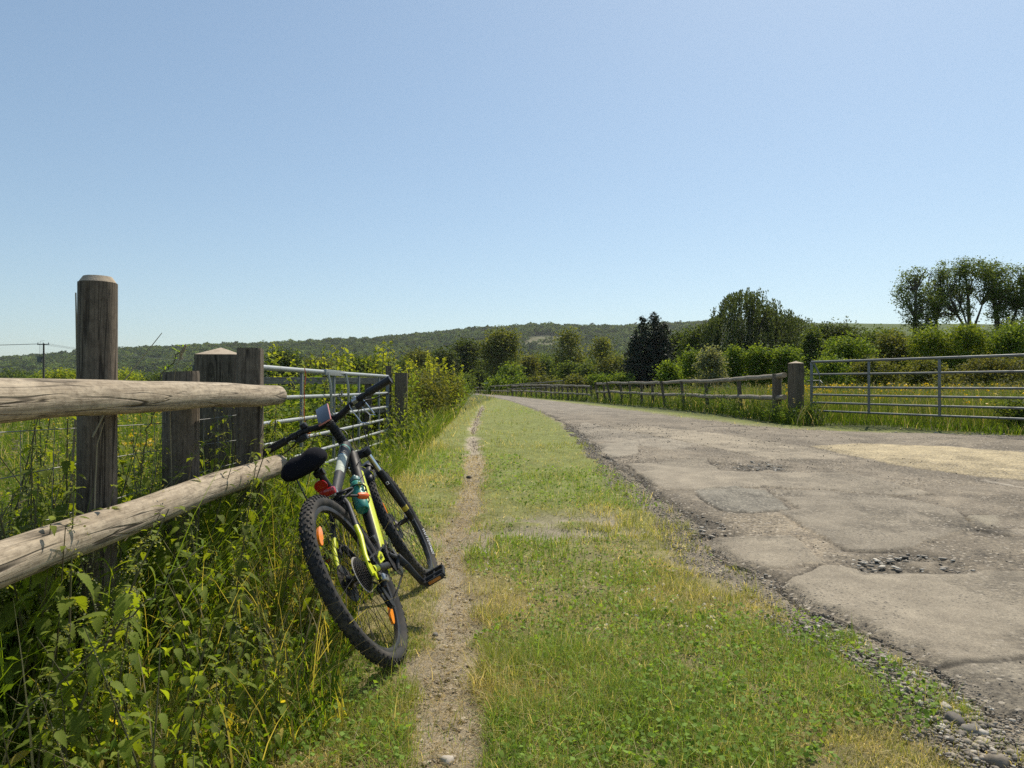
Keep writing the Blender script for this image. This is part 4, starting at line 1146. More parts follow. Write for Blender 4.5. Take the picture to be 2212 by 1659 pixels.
FT = 'trees standing across the far end of the lane'
tree('oak_tree', 'dark broad oak left of the round pale green tree at the lane end', 1003, 165, 731, 78, 'dark', 1, .12, 10, 1, group=FT)
tree('lime_tree', 'tall round-headed pale green tree straight beyond the lane bend', 1081, 160, 711, 92, 'sunny', 2, .14, 14, 1.15, group=FT, shape=.8)
tree('ash_tree', 'twin-stemmed open tree between the chalk pit and the conifer', 1224, 158, 707, 76, 'sunny', 3, .12, 12, .8, group=FT, multi=2, hollow=.35)
tree('ash_tree', 'small loose tree right of the twin-stemmed tree', 1298, 162, 730, 48, 'sunny', 4, .2, 8, .7, group=FT)
tree('oak_tree', 'low dark tree half hidden by the hedge end, left of the oak', 960, 150, 757, 62, 'dark', 5, .08, 8, 1, group=FT)
tree('oak_tree', 'rounded tree behind the hedge, left of the low dark tree', 905, 140, 757, 74, 'olive', 6, .08, 9, 1, group=FT)
tree('sallow_tree', 'soft grey-green tree behind the near end of the seven-bar gate', 612, 62, 757, 84, 'willow', 7, .05, 9, .9)
for k_, (px_, y_, w_) in enumerate(((880, 768, 80), (935, 772, 80), (990, 766, 80), (1045, 776, 80), (1118, 772, 84), (1172, 766, 84), (1250, 772, 80), (1315, 764, 84), (1360, 760, 70))):
    tree('belt_tree', 'tree of the low green belt that fills the gaps behind the far trees', px_, 200 + 6 * (k_ % 3), y_, w_, 'mid', 400 + k_, .0, 9, .9, group='low green belt behind the far trees')
BG = 'rounded bushes below the far trees'
tree('thorn_bush', 'small dark pine-like bush by the grey notice board', 1034, 122, 797, 44, 'dark', 11, .05, 7, 1, group=BG, cat='bush', shape=.5)
tree('thorn_bush', 'round green bush right of the notice board', 1100, 118, 788, 60, 'fresh', 12, .0, 7, 1, group=BG, cat='bush')
tree('thorn_bush', 'brownish bush below the chalk pit', 1140, 122, 768, 56, 'brown', 13, .0, 8, 1, group=BG, cat='bush')
tree('thorn_bush', 'tall green bush at the foot of the twin-stemmed tree', 1176, 126, 773, 46, 'mid', 14, .0, 8, 1, group=BG, cat='bush')
tree('thorn_bush', 'dark domed bush in front of the twin-stemmed tree', 1229, 112, 783, 46, 'mid', 15, .0, 8, 1.1, group=BG, cat='bush')
tree('thorn_bush', 'dark domed bush right of the twin-stemmed tree', 1270, 110, 784, 46, 'mid', 16, .0, 8, 1.1, group=BG, cat='bush')
tree('thorn_bush', 'wide sloping bush touching the conifer on its left', 1318, 106, 771, 66, 'olive', 17, .0, 9, 1.1, group=BG, cat='bush')
tree('thorn_bush', 'low bush left of the far bend', 1008, 108, 812, 36, 'mid', 18, .0, 6, 1.1, group=BG, cat='bush')
HB = 'low hedge clumps along the back of the paddock'
for k, (px, y, w, kd, lab) in enumerate(((1075, 819, 50, 'fresh', 'low leafy clump below the round green bush'), (1120, 818, 60, 'fresh', 'low leafy clump below the brownish bush'),
        (1175, 814, 66, 'olive', 'low leafy clump left of the dark paddock fence end'), (1240, 814, 56, 'olive', 'low leafy clump right of the dark paddock fence end'), (1292, 811, 60, 'fresh', 'low leafy clump below the wide sloping bush'),
        (1340, 808, 60, 'fresh', 'low leafy clump at the left foot of the conifer'))):
    tree('bramble_clump', lab, px, 92, y, w, kd, 30 + k, .0, 6, 1.0, group=HB, cat='bush')

def conifer(label, px, d, wpx, tops, seed):
    rng = np.random.default_rng(seed); x = at(px, d); zb = zf(x, d); root = empty('conifer_tree', (x, d, zb)); tag(root, label, 'tree')
    Vs = []; Fs = []; Cs = []; n0 = 0; m = MB()
    for (dx, ytop, wp, dy) in tops:
        H = zat(ytop, d) - zb; ox = dx / FPX * d; Wd = wp / FPX * d * .5
        m.tube([(ox, dy, -.2), (ox, dy, H * .97)], [.22, .02], 8, False)
        nb = 150
        for b in range(nb):
            t = (b + rng.random()) / nb; z = H * (.02 + .97 * t); rad = Wd * 1.30 * (1 - t) ** .60 * rng.uniform(.72, 1.15) + .08
            a = rng.uniform(0, 6.283); k = int(26 * (rad / Wd) + 7)
            s = rng.random(k) ** .7
            P = np.stack([ox + np.cos(a) * rad * s, dy + np.sin(a) * rad * s, z - rad * .10 * s + rad * .16 * s ** 3], 1) + rng.normal(0, .13, (k, 3)) * np.array([1, 1, .7])
            V, F = diamonds(P, rng.uniform(.22, .46, k), rng, .42, .9, droop=.25)
            Vs.append(V); Fs.append(F + n0); n0 += len(V)
            Cs.append(np.repeat(np.array([.028, .042, .026]) * rng.uniform(.6, 1.6, (k, 1)), 4, 0))
    np_mesh('crown', np.concatenate(Vs), np.concatenate(Fs), M['conifer'], root, col=np.concatenate(Cs)); m.build('trunk', M['bark'], root)
conifer('nearly black spruce clump with a double spire, left of the willow', 1400, 96, 100, ((13, 673, 84, 0), (21, 679, 60, 1.2), (-15, 684, 76, -.5), (37, 694, 62, .6), (-2, 716, 120, 1.2), (26, 712, 90, -.6), (-26, 722, 64, .2)), 51)
tree('pine_tree', 'thin dark pine with open tiers beside the spruce clump', 1462, 98, 712, 52, 'dark', 52, .25, 8, .6)
tree('thorn_tree', 'mid green tree filling the gap between spruce and willow', 1498, 88, 704, 66, 'mid', 53, .05, 9, 1)

def willow(label, px, d, seed):
    rng = np.random.default_rng(seed); x = at(px, d); zb = zf(x, d); root = empty('willow_tree', (x, d, zb)); tag(root, label, 'tree')
    env = [(1514, 740), (1520, 700), (1540, 688), (1560, 674), (1565, 648), (1578, 634), (1603, 626), (1630, 632), (1646, 652), (1662, 658), (1690, 676), (1715, 690), (1728, 706), (1733, 745)]
    ex = np.array([e[0] for e in env]); ey = np.array([e[1] for e in env])
    P = []; C = []; n = 1250; tips = []
    for k in range(n):
        q = rng.uniform(1512, 1734); top = np.interp(q, ex, ey); dep = rng.normal(0, 2.3)
        zt_ = zat(top, d) - zb; edge = min(1, (zt_ / 11))
        z1 = zt_ * rng.uniform(.30, 1.0) if k > 300 else zt_ * rng.uniform(.93, 1.0)
        X = (q - px) / FPX * d; ln = rng.uniform(1.0, 3.4); m_ = int(ln * 10)
        s = np.linspace(0, 1, m_); sway = rng.normal(0, .25)
        out = np.sign(X) * .5 * np.sqrt(s) * min(1, abs(X) / 4)
        pp = np.stack([X + out + sway * s * .4, dep + sway * s, z1 - ln * s + .35 * np.sqrt(s)], 1) + rng.normal(0, .10, (m_, 3))
        P.append(pp[pp[:, 2] > .1]); c = (np.array(GREENS['willow'][0]) * (1 - (t := rng.random())) + np.array(GREENS['willow'][1]) * t)
        C.append(np.tile(c, (len(P[-1]), 1))); tips.append((X, dep, z1))
    P = np.concatenate(P); C = np.concatenate(C) * rng.uniform(.8, 1.2, (len(P), 1))
    V, F = diamonds(P, rng.uniform(.26, .42, len(P)), rng, .40, .3, droop=.8)
    np_mesh('crown', V, F, M['leaf'], root, col=np.repeat(C * .72, 4, 0))
    m = MB(); m.tube([(0, 0, -.2), (.1, 0, 2.2), (-.2, 0, 5.5), (.1, 0, 9.5)], [.5, .42, .26, .06], 10, False)
    limbs(m, (0, 0, 1.8), [tips[i] for i in rng.choice(len(tips), 26)], .16, rng); m.build('trunk', M['bark'], root)
willow('large weeping willow with hanging curtains of leaves, tallest of the middle trees', 1620, 86, 61)

RB = 'bushes behind the meadow on the right'
tree('hazel_bush', 'light green bush in front of the spruce, left of the silvery shrub', 1446, 44, 783, 50, 'fresh', 71, 0, 7, 1, group=RB, cat='bush')
tree('hazel_bush', 'tall ragged bush with reddish young leaves beside the silvery shrub', 1494, 47, 754, 52, 'fresh', 72, 0, 9, .7, group=RB, cat='bush')
tree('sallow_bush', 'feathery silver-grey shrub behind the leaning fence posts', 1535, 42, 754, 66, 'silver', 73, 0, 10, .9, group=RB, cat='bush', shape=.6)
tree('hazel_bush', 'upright green bush right of the silvery shrub', 1586, 45, 750, 52, 'fresh', 74, 0, 8, .9, group=RB, cat='bush')
tree('hazel_bush', 'dense bush second to the right of the silvery shrub', 1637, 44, 748, 64, 'fresh', 75, 0, 9, 1, group=RB, cat='bush')
tree('hazel_bush', 'dense bush directly above the big square gatepost', 1697, 43, 749, 74, 'fresh', 76, 0, 9, 1, group=RB, cat='bush')
tree('thorn_tree', 'big dark rounded tree behind the left half of the field gate', 1815, 72, 699, 146, 'dark', 77, .02, 12, 1)
tree('thorn_tree', 'slim pale tree at the right edge of the willow', 1752, 70, 708, 40, 'mid', 78, .05, 8, .9)
tree('hazel_bush', 'large round bush above the left end of the field gate', 1826, 38, 727, 118, 'fresh', 79, 0, 12, 1, group=RB, cat='bush')
tree('willow_bush', 'loose yellowish shrub with upright twigs above the middle of the field gate', 1927, 40, 716, 100, 'olive', 80, 0, 11, .75, group=RB, cat='bush', shape=.7)
tree('hazel_bush', 'bright leafy bush at the foot of the slender tall tree', 2010, 38, 706, 98, 'bright', 81, 0, 10, .8, group=RB, cat='bush', shape=.8)
tree('hazel_bush', 'bright leafy bush below the many-stemmed tall tree', 2090, 37, 701, 104, 'bright', 82, 0, 10, .85, group=RB, cat='bush', shape=.8)
tree('hazel_bush', 'bright bush at the right edge below the ivy-clad tree', 2186, 36, 700, 104, 'fresh', 83, 0, 10, .9, group=RB, cat='bush', shape=.8)
for k_, (px_, y_, w_, lab_) in enumerate(((1905, 712, 120, 'dark thicket between the big rounded tree and the slender tall tree'), (2010, 716, 110, 'dark thicket at the base of the two leftmost tall trees'), (2100, 708, 120, 'dark thicket at the base of the many-stemmed tall tree'), (2205, 690, 130, 'dark thicket at the base of the ivy-clad tall tree'))):
    tree('thorn_bush', lab_, px_, 58, y_, w_, 'mid', 170 + k_, 0, 10, .9, group='dark thicket behind the bright bushes', cat='bush')
tree('hazel_bush', 'low bush behind the left end of the field gate bars', 1790, 30, 772, 90, 'fresh', 84, 0, 9, .9, group=RB, cat='bush')
tree('hazel_bush', 'low bush behind the second bay of the field gate', 1890, 30, 776, 110, 'olive', 85, 0, 9, .9, group=RB, cat='bush')
tree('bramble_clump', 'sprawling bramble bank behind the far bays of the field gate', 2130, 29, 772, 210, 'brown', 86, 0, 14, 1.1, cat='bush')
tree('bramble_clump', 'bramble mound beyond the field gate, left of the bramble bank', 1990, 31, 774, 110, 'olive', 87, 0, 10, 1.0, cat='bush')
tree('thistle_clump', 'dark leafy weed clump growing up through the field gate at the right edge', 2200, 11.3, 862, 70, 'mid', 88, 0, 8, .8, cat='bush')
tree('dock_clump', 'leafy weeds round the foot of the big square gatepost', 1742, 13.9, 884, 46, 'mid', 89, 0, 7, .7, cat='bush')

def tall_tree(label, px, d, ytop, trunks, lobes_px, kind, seed, dens=.7, ivy=None):
    rng = np.random.default_rng(seed); x = at(px, d); zb = zf(x, d); root = empty('tall_tree', (x, d, zb)); tag(root, label, 'tree', 'tall open trees at the right edge')
    S = d / FPX; lobes = []
    for (qx, qy, rw, rh) in lobes_px:
        lobes.append(((qx - px) * S, rng.uniform(-1.2, 1.2), zat(qy, d) - zb, rw * S, rw * S * .9, rh * S))
    lobes = [(a, b, c, d_ * 1.12, e * 1.12, f_ * 1.1) for a, b, c, d_, e, f_ in lobes]; leaf = .20; dens = .14 + dens * .58; lobes += [(a + rng.normal(0, .8), b, c - 2.2, d_ * .8, e * .8, f_ * .7) for a, b, c, d_, e, f_ in lobes[:4]]; area = sum(math.pi * l[3] * l[5] for l in lobes)
    nper = 8; V, F, C, ctr = foliage(lobes, leaf, int(dens * 4.2 * area / (leaf * leaf * .3) / nper), nper, rng, [tuple(1.15 * q for q in g) for g in GREENS[kind]], hollow=.12, spreadk=.85)
    np_mesh('crown', V, F, M['leaf'], root, col=C)
    m = MB(); hub = []
    for pts, r in trunks:
        P = [((qx - px) * S, 0, max(-.3, zat(qy, d) - zb)) for qx, qy in pts]
        m.tube(P, [r * .62 * (1 - .82 * i / (len(P) - 1)) for i in range(len(P))], 9, False); hub += P[1:]
    for c in ctr[rng.choice(len(ctr), 110)]:
        h = min(hub, key=lambda p: (p[0] - c[0]) ** 2 + (p[2] - c[2] + 1.6) ** 2)
        mid = ((h[0] + c[0]) / 2 + rng.normal(0, .12), c[1] * .5, (h[2] + c[2]) / 2 + .2)
        m.tube([h, mid, tuple(c)], [.05, .03, .010], 5, False)
    m.build('trunk', M['bark'], root)
    if ivy:
        L = [((qx - px) * S, 0, zat(qy, d) - zb, rw * S, rw * S, rh * S) for qx, qy, rw, rh in ivy]
        V, F, C, _ = foliage(L, .2, 420, 9, rng, GREENS['dark'], hollow=.6); np_mesh('ivy', V, F, M['leaf'], root, col=C)
tall_tree('slender tall tree with one dark trunk and wispy crown, leftmost of the tall group', 1977, 70, 575, (([(1975, 740), (1977, 690), (1979, 632), (1990, 600), (2004, 578)], .30),),
          ((1975, 620, 30, 38), (1962, 660, 22, 30), (1990, 596, 26, 22), (2000, 640, 18, 30), (1968, 690, 24, 18), (1955, 640, 14, 22)), 'mid', 101, .36)
tall_tree('second tall tree with a forked leaning trunk beside the slender one', 2026, 72, 567, (([(2022, 720), (2024, 680), (2036, 650), (2032, 610), (2028, 580)], .26), ([(2024, 690), (2012, 650), (2006, 610)], .16)),
          ((2028, 590, 26, 24), (2014, 625, 22, 26), (2040, 630, 22, 32), (2022, 665, 24, 22), (2044, 600, 16, 22)), 'mid', 102, .45)
tall_tree('many-stemmed tall tree with a domed crown, third of the tall group', 2088, 70, 558, (([(2098, 730), (2094, 690), (2092, 640), (2086, 590), (2080, 568)], .34), ([(2090, 715), (2068, 680), (2052, 640), (2046, 610)], .22), ([(2104, 710), (2122, 660), (2128, 620)], .2), ([(2092, 710), (2076, 660), (2072, 610)], .16)),
          ((2082, 580, 30, 22), (2062, 600, 24, 28), (2108, 588, 28, 26), (2052, 640, 18, 26), (2092, 630, 26, 24), (2122, 620, 20, 28), (2076, 670, 22, 22)), 'mid', 103, .55)
tall_tree('ivy-clad tall tree cut by the right edge of the photograph', 2160, 70, 563, (([(2160, 740), (2152, 680), (2148, 620), (2142, 580)], .42), ([(2176, 730), (2196, 670), (2212, 620)], .3)),
          ((2142, 582, 28, 22), (2170, 590, 32, 24), (2205, 600, 30, 28), (2150, 630, 26, 26), (2196, 640, 30, 30), (2240, 620, 34, 34)), 'mid', 104, .75,
          ((2160, 680, 26, 50), (2176, 650, 20, 40), (2190, 690, 34, 40), (2150, 640, 12, 34), (2215, 700, 30, 30)))
dm = MB(); dx = at(2151, 40); dm.tube([(dx, 40, .3), (dx - .02, 40, 2.6), (dx + .02, 40, 4.7)], [.05, .035, .01], 6); dm.tube([(dx, 40, 3.4), (dx - .25, 40, 4.1)], [.02, .005], 5)
tag(dm.build('dead_stick', plain('bleached dead wood', (.38, .35, .30), .9), None), 'thin bleached dead stem standing against the ivy-clad tree', 'dead stem')

# distant clumps on the left behind the fence, below the wooded hill
LB = 'rounded bushes along the far side of the left field'
for k, (px, y, w, d, kd, lab) in enumerate(((20, 806, 120, 230, 'mid', 'dark hedge clump far left, left of the transformer pole'), (140, 800, 90, 190, 'lime', 'bright yellowish bush just right of the transformer pole'),
        (280, 803, 110, 210, 'lime', 'bright bush far off right of the tall round post'), (350, 806, 80, 200, 'mid', 'darker bush far off between tall post and capped post'), (75, 812, 70, 200, 'fresh', 'low bush at the foot of the transformer pole'),
        (210, 803, 90, 220, 'mid', 'bush far off directly behind the tall round post'), (420, 800, 90, 200, 'mid', 'bush far off behind the low leaning post'), (520, 785, 110, 150, 'olive', 'tree far off behind the capped gate post'), (690, 775, 120, 120, 'olive', 'tree mass behind the yellow-green hedge top'), (790, 770, 120, 120, 'mid', 'tree mass far behind the middle of the hedge'))):
    tree('thorn_bush', lab, px, d, y, w, kd, 120 + k, 0, 8, 1, group=LB, cat='bush')

# hedge along the left of the path, beyond the seven-bar gate
HG = 'hedge shrubs on the left of the path'
def hedge_shrub(label, x, d, ytop, w, kind, seed, tops=7, leaf=.07, dens=1.0, rise=.35):
    """shrub with a dense body and long leafy shoots rising from it"""
    rng = np.random.default_rng(seed); zb = zf(x, d); root = empty('hedge_shrub', (x, d, zb)); tag(root, label, 'shrub', HG)
    H = zat(ytop, d) - zb; body = H * (1 - rise)
    lobes = [(0, 0, body * .5, w * .5, w * .5, body * .5)]
    for k in range(9):
        a = k * 2.4; lobes.append((math.cos(a) * w * .36, math.sin(a) * w * .36, body * rng.uniform(.3, .85), w * .28, w * .28, body * .26))
    n = int(dens * 4.0 * w * body / (leaf * leaf * .3) / 8)
    V, F, C, ctr = foliage(lobes, leaf, n, 8, rng, GREENS[kind], hollow=.55)
    Vs, Fs, Cs, n0 = [V], [F], [C], len(V); m = MB()
    for k in range(tops):
        bx, by = rng.uniform(-.45, .45, 2) * w; tipz = H * rng.uniform(.80, 1.0) if k else H
        lean = rng.normal(0, .12, 2); k_ = int((tipz - body * .6) / leaf * 3.4)
        s = np.linspace(0, 1, max(4, k_)); z = body * .6 + (tipz - body * .6) * s
        P = np.stack([bx + lean[0] * s, by + lean[1] * s, z], 1)
        m.tube([(bx, by, body * .3), tuple(P[len(P) // 2]), tuple(P[-1])], [.010, .007, .003], 5, False)
        off = rng.normal(size=(len(P), 3)) * leaf * .75 * (1.25 - .8 * s)[:, None]; off[:, 2] *= .35
        V, F = diamonds(P + off, leaf * 1.15 * rng.uniform(.8, 1.3, len(P)), rng, .5, 1.3)
        Vs.append(V); Fs.append(F + n0); n0 += len(V)
        t = rng.random((len(P), 1)) * .75 + (.25 if kind == 'lime' else .1)
        Cs.append(np.repeat((np.array(GREENS[kind][1]) * (1 - t) + np.array(GREENS['lime'][1]) * 1.15 * t) if kind != 'dark' else np.tile(np.array(GREENS['mid'][1]), (len(P), 1)), 4, 0))
    np_mesh('leaves', np.concatenate(Vs), np.concatenate(Fs), M['leaf'], root, col=np.concatenate(Cs))
    limbs(m, (0, 0, -.05), ctr[rng.choice(len(ctr), 14)], .022, rng); m.build('stems', M['bark'], root)
hedge_shrub('elder shrub with bright yellow-green shoots behind the near half of the gate', -3.15, 11.2, 745, 1.5, 'fresh', 131, 12, .085)
hedge_shrub('dark-stemmed shrub with one tall leafy spike behind the gate latch', -2.75, 12.2, 735, 1.2, 'mid', 132, 7, .075)
hedge_shrub('yellowish shrub right of the tall leafy spike', -2.45, 12.8, 752, 1.3, 'bright', 133, 9, .075)
hedge_shrub('brown-tinged shrub behind the far square gate post', -2.15, 14.2, 760, 1.5, 'brown', 134, 7, .07)
hedge_shrub('green shrub with red-brown leaves just beyond the far gate post', -2.2, 17.0, 757, 1.7, 'brown', 135, 7, .075)
hedge_shrub('bright golden shrub in the middle of the hedge', -2.55, 20.5, 768, 1.6, 'lime', 136, 9, .085)
hedge_shrub('golden green shrub lower down the hedge', -2.75, 25, 783, 1.8, 'bright', 137, 8, .09)
hedge_shrub('green shrub two from the far end of the hedge', -3.2, 31, 793, 2.0, 'fresh', 138, 8, .10)
hedge_shrub('smaller green shrub next to the far end of the hedge', -3.8, 40, 805, 2.4, 'fresh', 139, 8, .13)
hedge_shrub('lowest shrub where the hedge meets the far bend', -5.2, 58, 818, 3.2, 'mid', 140, 8, .18)
hedge_shrub('low leafy shrub behind the bars at the near end of the gate', -2.9, 7.9, 815, 1.3, 'fresh', 141, 5, .06, .8, .15)
hedge_shrub('dark leafy shrub in the shade behind the middle of the gate', -3.0, 9.2, 812, 1.4, 'mid', 142, 5, .06, .8, .15)

# ------------------------------------------------------------------ nettles, cleavers and rank growth under the near fence
def nettle_leaf(Ln, W, nt=8, droop=.5, fold=.25):
    """serrated heart-shaped leaf lying along +x from the origin"""
    V = []; F = []
    def wid(t): return W * .5 * (math.sin(math.pi * min(1, t * 1.02) ** .62) ** .85) * (1 - .25 * t)
    mid = []
    n = nt * 2
    for i in range(n + 1):
        t = i / n; x = Ln * t; z = -droop * Ln * t * t * .6
        V.append((x, 0, z)); mid.append(len(V) - 1)
    for s in (1, -1):
        edge = []
        for i in range(n + 1):
            t = i / n; w_ = wid(t) * (1.0 if i % 2 else .78); x = Ln * (t + (.035 if i % 2 else -.01)) if 0 < i < n else Ln * t
            V.append((x, s * w_, -droop * Ln * t * t * .6 + fold * w_ - .12 * w_ * (i % 2))); edge.append(len(V) - 1)
        for i in range(n):
            q = (mid[i], mid[i+1], edge[i+1], edge[i]); F.append(q if s < 0 else q[::-1])
    return np.array(V), np.array(F)
def rotz(V, a): c, s = math.cos(a), math.sin(a); return np.stack([V[:, 0]*c - V[:, 1]*s, V[:, 0]*s + V[:, 1]*c, V[:, 2]], 1)
def roty(V, a): c, s = math.cos(a), math.sin(a); return np.stack([V[:, 0]*c + V[:, 2]*s, V[:, 1], -V[:, 0]*s + V[:, 2]*c], 1)
def make_nettle(seed, H, flower=True, yellow=0):
    rng = np.random.default_rng(seed); m = MB(); Vs = []; Fs = []; Cs = []; n0 = 0
    lx, ly = rng.normal(0, .10, 2); axis = lambda t: np.array([lx * H * t * t, ly * H * t * t, H * t])
    m.tube([axis(t) for t in (-.05, .2, .4, .6, .8, 1.0)], [.0036, .0034, .003, .0026, .002, .0012], 6)
    npair = int(H / .075) + 2; tone = rng.uniform(.8, 1.2)
    for k in range(npair):
        t = .18 + .82 * k / (npair - 1); a0 = (k % 2) * math.pi / 2 + rng.uniform(-.25, .25)
        s = math.sin(math.pi * (.22 + .74 * t)) ** .8 if t < .93 else .34
        Ln = .082 * s * rng.uniform(.8, 1.15)
        for side in (0, math.pi):
            if rng.random() < .06 or Ln < .012: continue
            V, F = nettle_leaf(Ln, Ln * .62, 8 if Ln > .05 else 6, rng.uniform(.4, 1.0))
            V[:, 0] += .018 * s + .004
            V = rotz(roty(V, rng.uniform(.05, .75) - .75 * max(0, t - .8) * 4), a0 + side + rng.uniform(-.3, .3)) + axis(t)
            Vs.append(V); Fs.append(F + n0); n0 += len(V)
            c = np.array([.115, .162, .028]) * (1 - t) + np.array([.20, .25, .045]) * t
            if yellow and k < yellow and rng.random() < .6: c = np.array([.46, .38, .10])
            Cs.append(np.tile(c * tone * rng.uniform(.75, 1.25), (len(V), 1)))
        if flower and .5 < t < .95:
            for q in range(3):
                a = rng.uniform(0, 6.28); L_ = rng.uniform(.03, .07); s_ = np.linspace(0, 1, 12)
                P = np.stack([np.cos(a) * .035 * s_, np.sin(a) * .035 * s_, -L_ * s_ ** 1.6], 1) + axis(t) + rng.normal(0, .002, (12, 3))
                V, F = diamonds(P, .0075, rng, .8); Vs.append(V); Fs.append(F + n0); n0 += len(V); Cs.append(np.tile(np.array([.27, .29, .17]), (len(V), 1)))
    lv = np_mesh('leaves', np.concatenate(Vs), np.concatenate(Fs), M['nettleleaf'], None, col=np.concatenate(Cs), link=False)
    st = m.build('stem', M['stem'], None); COL.objects.unlink(st)
    return lv, st
NET = [make_nettle(200 + k, h, k % 3 != 2, 4 if k in (4, 7) else 0) for k, h in enumerate((.95, .82, .7, .62, .55, .48, .74, .5, .88, .4))]
def put_nettle(k, x, y, sc=1.0, rz=0.0, lean=(0, 0), label=None, group='stinging nettles crowding under the log rail fence'):
    root = empty('nettle_plant', (x, y, zf(x, y) - .01)); root.rotation_euler = (lean[0], lean[1], rz); root.scale = (sc,) * 3
    tag(root, label or 'green stinging nettle with toothed leaves crowding under the log rail fence', 'nettle', group)
    for src in NET[k]:
        c = src.copy(); COL.objects.link(c); c.parent = root
    return root
def build_nettles():
    rng = np.random.default_rng(77)
    put_nettle(0, -.985, 2.42, .90, .3, (.05, .10), 'tallest nettle, standing in front of the lower log rail and overlapping it')
    put_nettle(4, -.845, 3.05, 1.0, 1.0, (.0, .12), 'nettle with yellow dying leaves to the left of the rear wheel')
    put_nettle(7, -.80, 2.02, .95, 2.0, (-.12, .05), 'short nettle with yellow lower leaves nearest the camera')
    n = 0
    while n < 240:
        y = 1.55 + 3.1 * rng.random() ** 1.25; x = rng.uniform(-1.85, -.66)
        lim = -.60 - .13 * max(0, y - 2.0) + .08 * rng.normal()
        if x > lim or abs(x + 1.19) < .05 or (abs(x + .62) < .16 and 2.4 < y < 3.4): continue
        infront = x > -1.13
        sc = rng.uniform(.66, .98) if infront else rng.uniform(.85, 1.15)
        if infront: sc *= float(np.interp(-x, [.6, .85, 1.1], [.55, .85, 1.0]))
        k = int(rng.choice([2, 3, 5, 6, 7, 9] if infront else [0, 1, 2, 6, 8]))
        put_nettle(k, x, y, sc, rng.uniform(0, 6.28), (rng.normal(0, .12), rng.normal(.04, .12))); n += 1
    for i in range(64):
        y = rng.uniform(1.75, 4.4); x = -1.28 - abs(rng.normal(0, .28))
        put_nettle(int(rng.choice([0, 1, 8, 6, 2])), x, y, rng.uniform(.85, 1.12), rng.uniform(0, 6.28), (rng.normal(0, .08), rng.normal(0, .08)),
                   'tall flowering nettle growing up behind the log rails', 'flowering nettles behind the log rail fence')
    for i in range(26):
        y = rng.uniform(7.2, 11.5); x = -1.45 + rng.normal(0, .13) + (y - 9) * .02
        put_nettle(int(rng.choice([0, 1, 8, 6])), x, y, rng.uniform(.75, 1.0), rng.uniform(0, 6.28), (0, rng.normal(0, .08)),
                   'grey-green flowering nettle at the foot of the far square gate post', 'nettles at the foot of the far gate post')
    for i in range(12):
        y = rng.uniform(4.2, 6.6); x = -1.75 + rng.normal(0, .22)
        put_nettle(int(rng.choice([2, 3, 5])), x, y, rng.uniform(.6, .9), rng.uniform(0, 6.28), (0, 0),
                   'short nettle by the near end of the seven-bar gate', 'nettles by the near end of the gate')
build_nettles()

def build_undergrowth():
    rng = np.random.default_rng(78); B = Bag()
    def zone(n, y0, y1, x0, x1, p=1.0):
        y = y0 + (y1 - y0) * rng.random(n) ** p; x = rng.uniform(x0, x1, n); return x, y
    # coarse grass in the weeds
    for n, x0, x1, h0, h1, col in ((8000, -1.25, -.58, .06, .24, (.115, .20, .028)), (17000, -2.3, -1.25, .25, .75, (.13, .20, .035)), (7000, -1.2, -.5, .05, .22, (.36, .33, .13)), (1500, -1.7, -.62, .2, .62, (.36, .31, .19))):
        x, y = zone(n, 1.55, 5.4, x0, x1, 1.1)
        lim = -.56 - .12 * np.maximum(0, y - 1.9) + (fbm(x, y, 3, 2, 5) - .5) * .25
        k = (x < lim) & ((y < 5) | (x < -1.3)) & (rng.random(n) < np.interp(y, [1.5, 2.4, 3.2], [.35, .6, 1.0])); x, y = x[k], y[k]; m_ = len(x)
        P = np.stack([x, y, zg(x, y) - .01], 1)
        V, F, m = blades(P, rng.uniform(h0, h1, m_) * (.6 + .8 * fbm(x, y, 2.5, 2, 6)), .0048 * rng.uniform(.6, 1.5, m_), rng, rng.uniform(.15, .9, m_), 4)
        B.add(V, F, np.repeat(np.array(col) * rng.uniform(.6, 1.35, (m_, 1)), m, 0))
    # seeded grass heads nodding behind the fence
    x, y = zone(260, 1.7, 5.0, -2.3, -1.42); h = rng.uniform(.65, 1.02, len(x)); az = rng.uniform(0, 6.28, len(x))
    V, F, m = blades(np.stack([x, y, zg(x, y)], 1), h, .0028, rng, .28, 5, az); B.add(V, F, np.array([.20, .22, .09]))
    tip = V.reshape(-1, m, 3)[:, -1]
    for j in range(16):
        off = np.stack([np.cos(az) * .012 * j, np.sin(az) * .012 * j, np.full(len(az), -.0035 * j - .0006 * j * j)], 1)
        Vd, Fd = diamonds(tip + off * .8 + rng.normal(0, .007, tip.shape), .012, rng, .45); B.add(Vd, Fd, np.array([.24, .235, .15]) * rng.uniform(.8, 1.2))
    # small-leaved filler: ground ivy, goosegrass whorls, dead bits
    x, y = zone(16000, 1.55, 5.2, -2.2, -.58, 1.1); lim = -.58 - .12 * np.maximum(0, y - 1.9) + (fbm(x, y, 3, 2, 5) - .5) * .25
    k = x < lim; x, y = x[k], y[k]; m_ = len(x)
    P = np.stack([x, y, zg(x, y) + rng.random(m_) ** 1.6 * np.interp(-x, [.6, 1.0, 1.3, 2.2], [.10, .34, .62, .7])], 1)
    V, F = diamonds(P, rng.uniform(.012, .034, m_), rng, .5, .8); B.add(V, F, np.repeat(np.array([.12, .19, .028]) * rng.uniform(.5, 1.4, (m_, 1)), 4, 0))
    tag(B.build('undergrowth', M['nettleleaf']), 'tangled coarse grass and small weeds between the nettles under the fence', 'undergrowth', kind='stuff')
build_undergrowth()

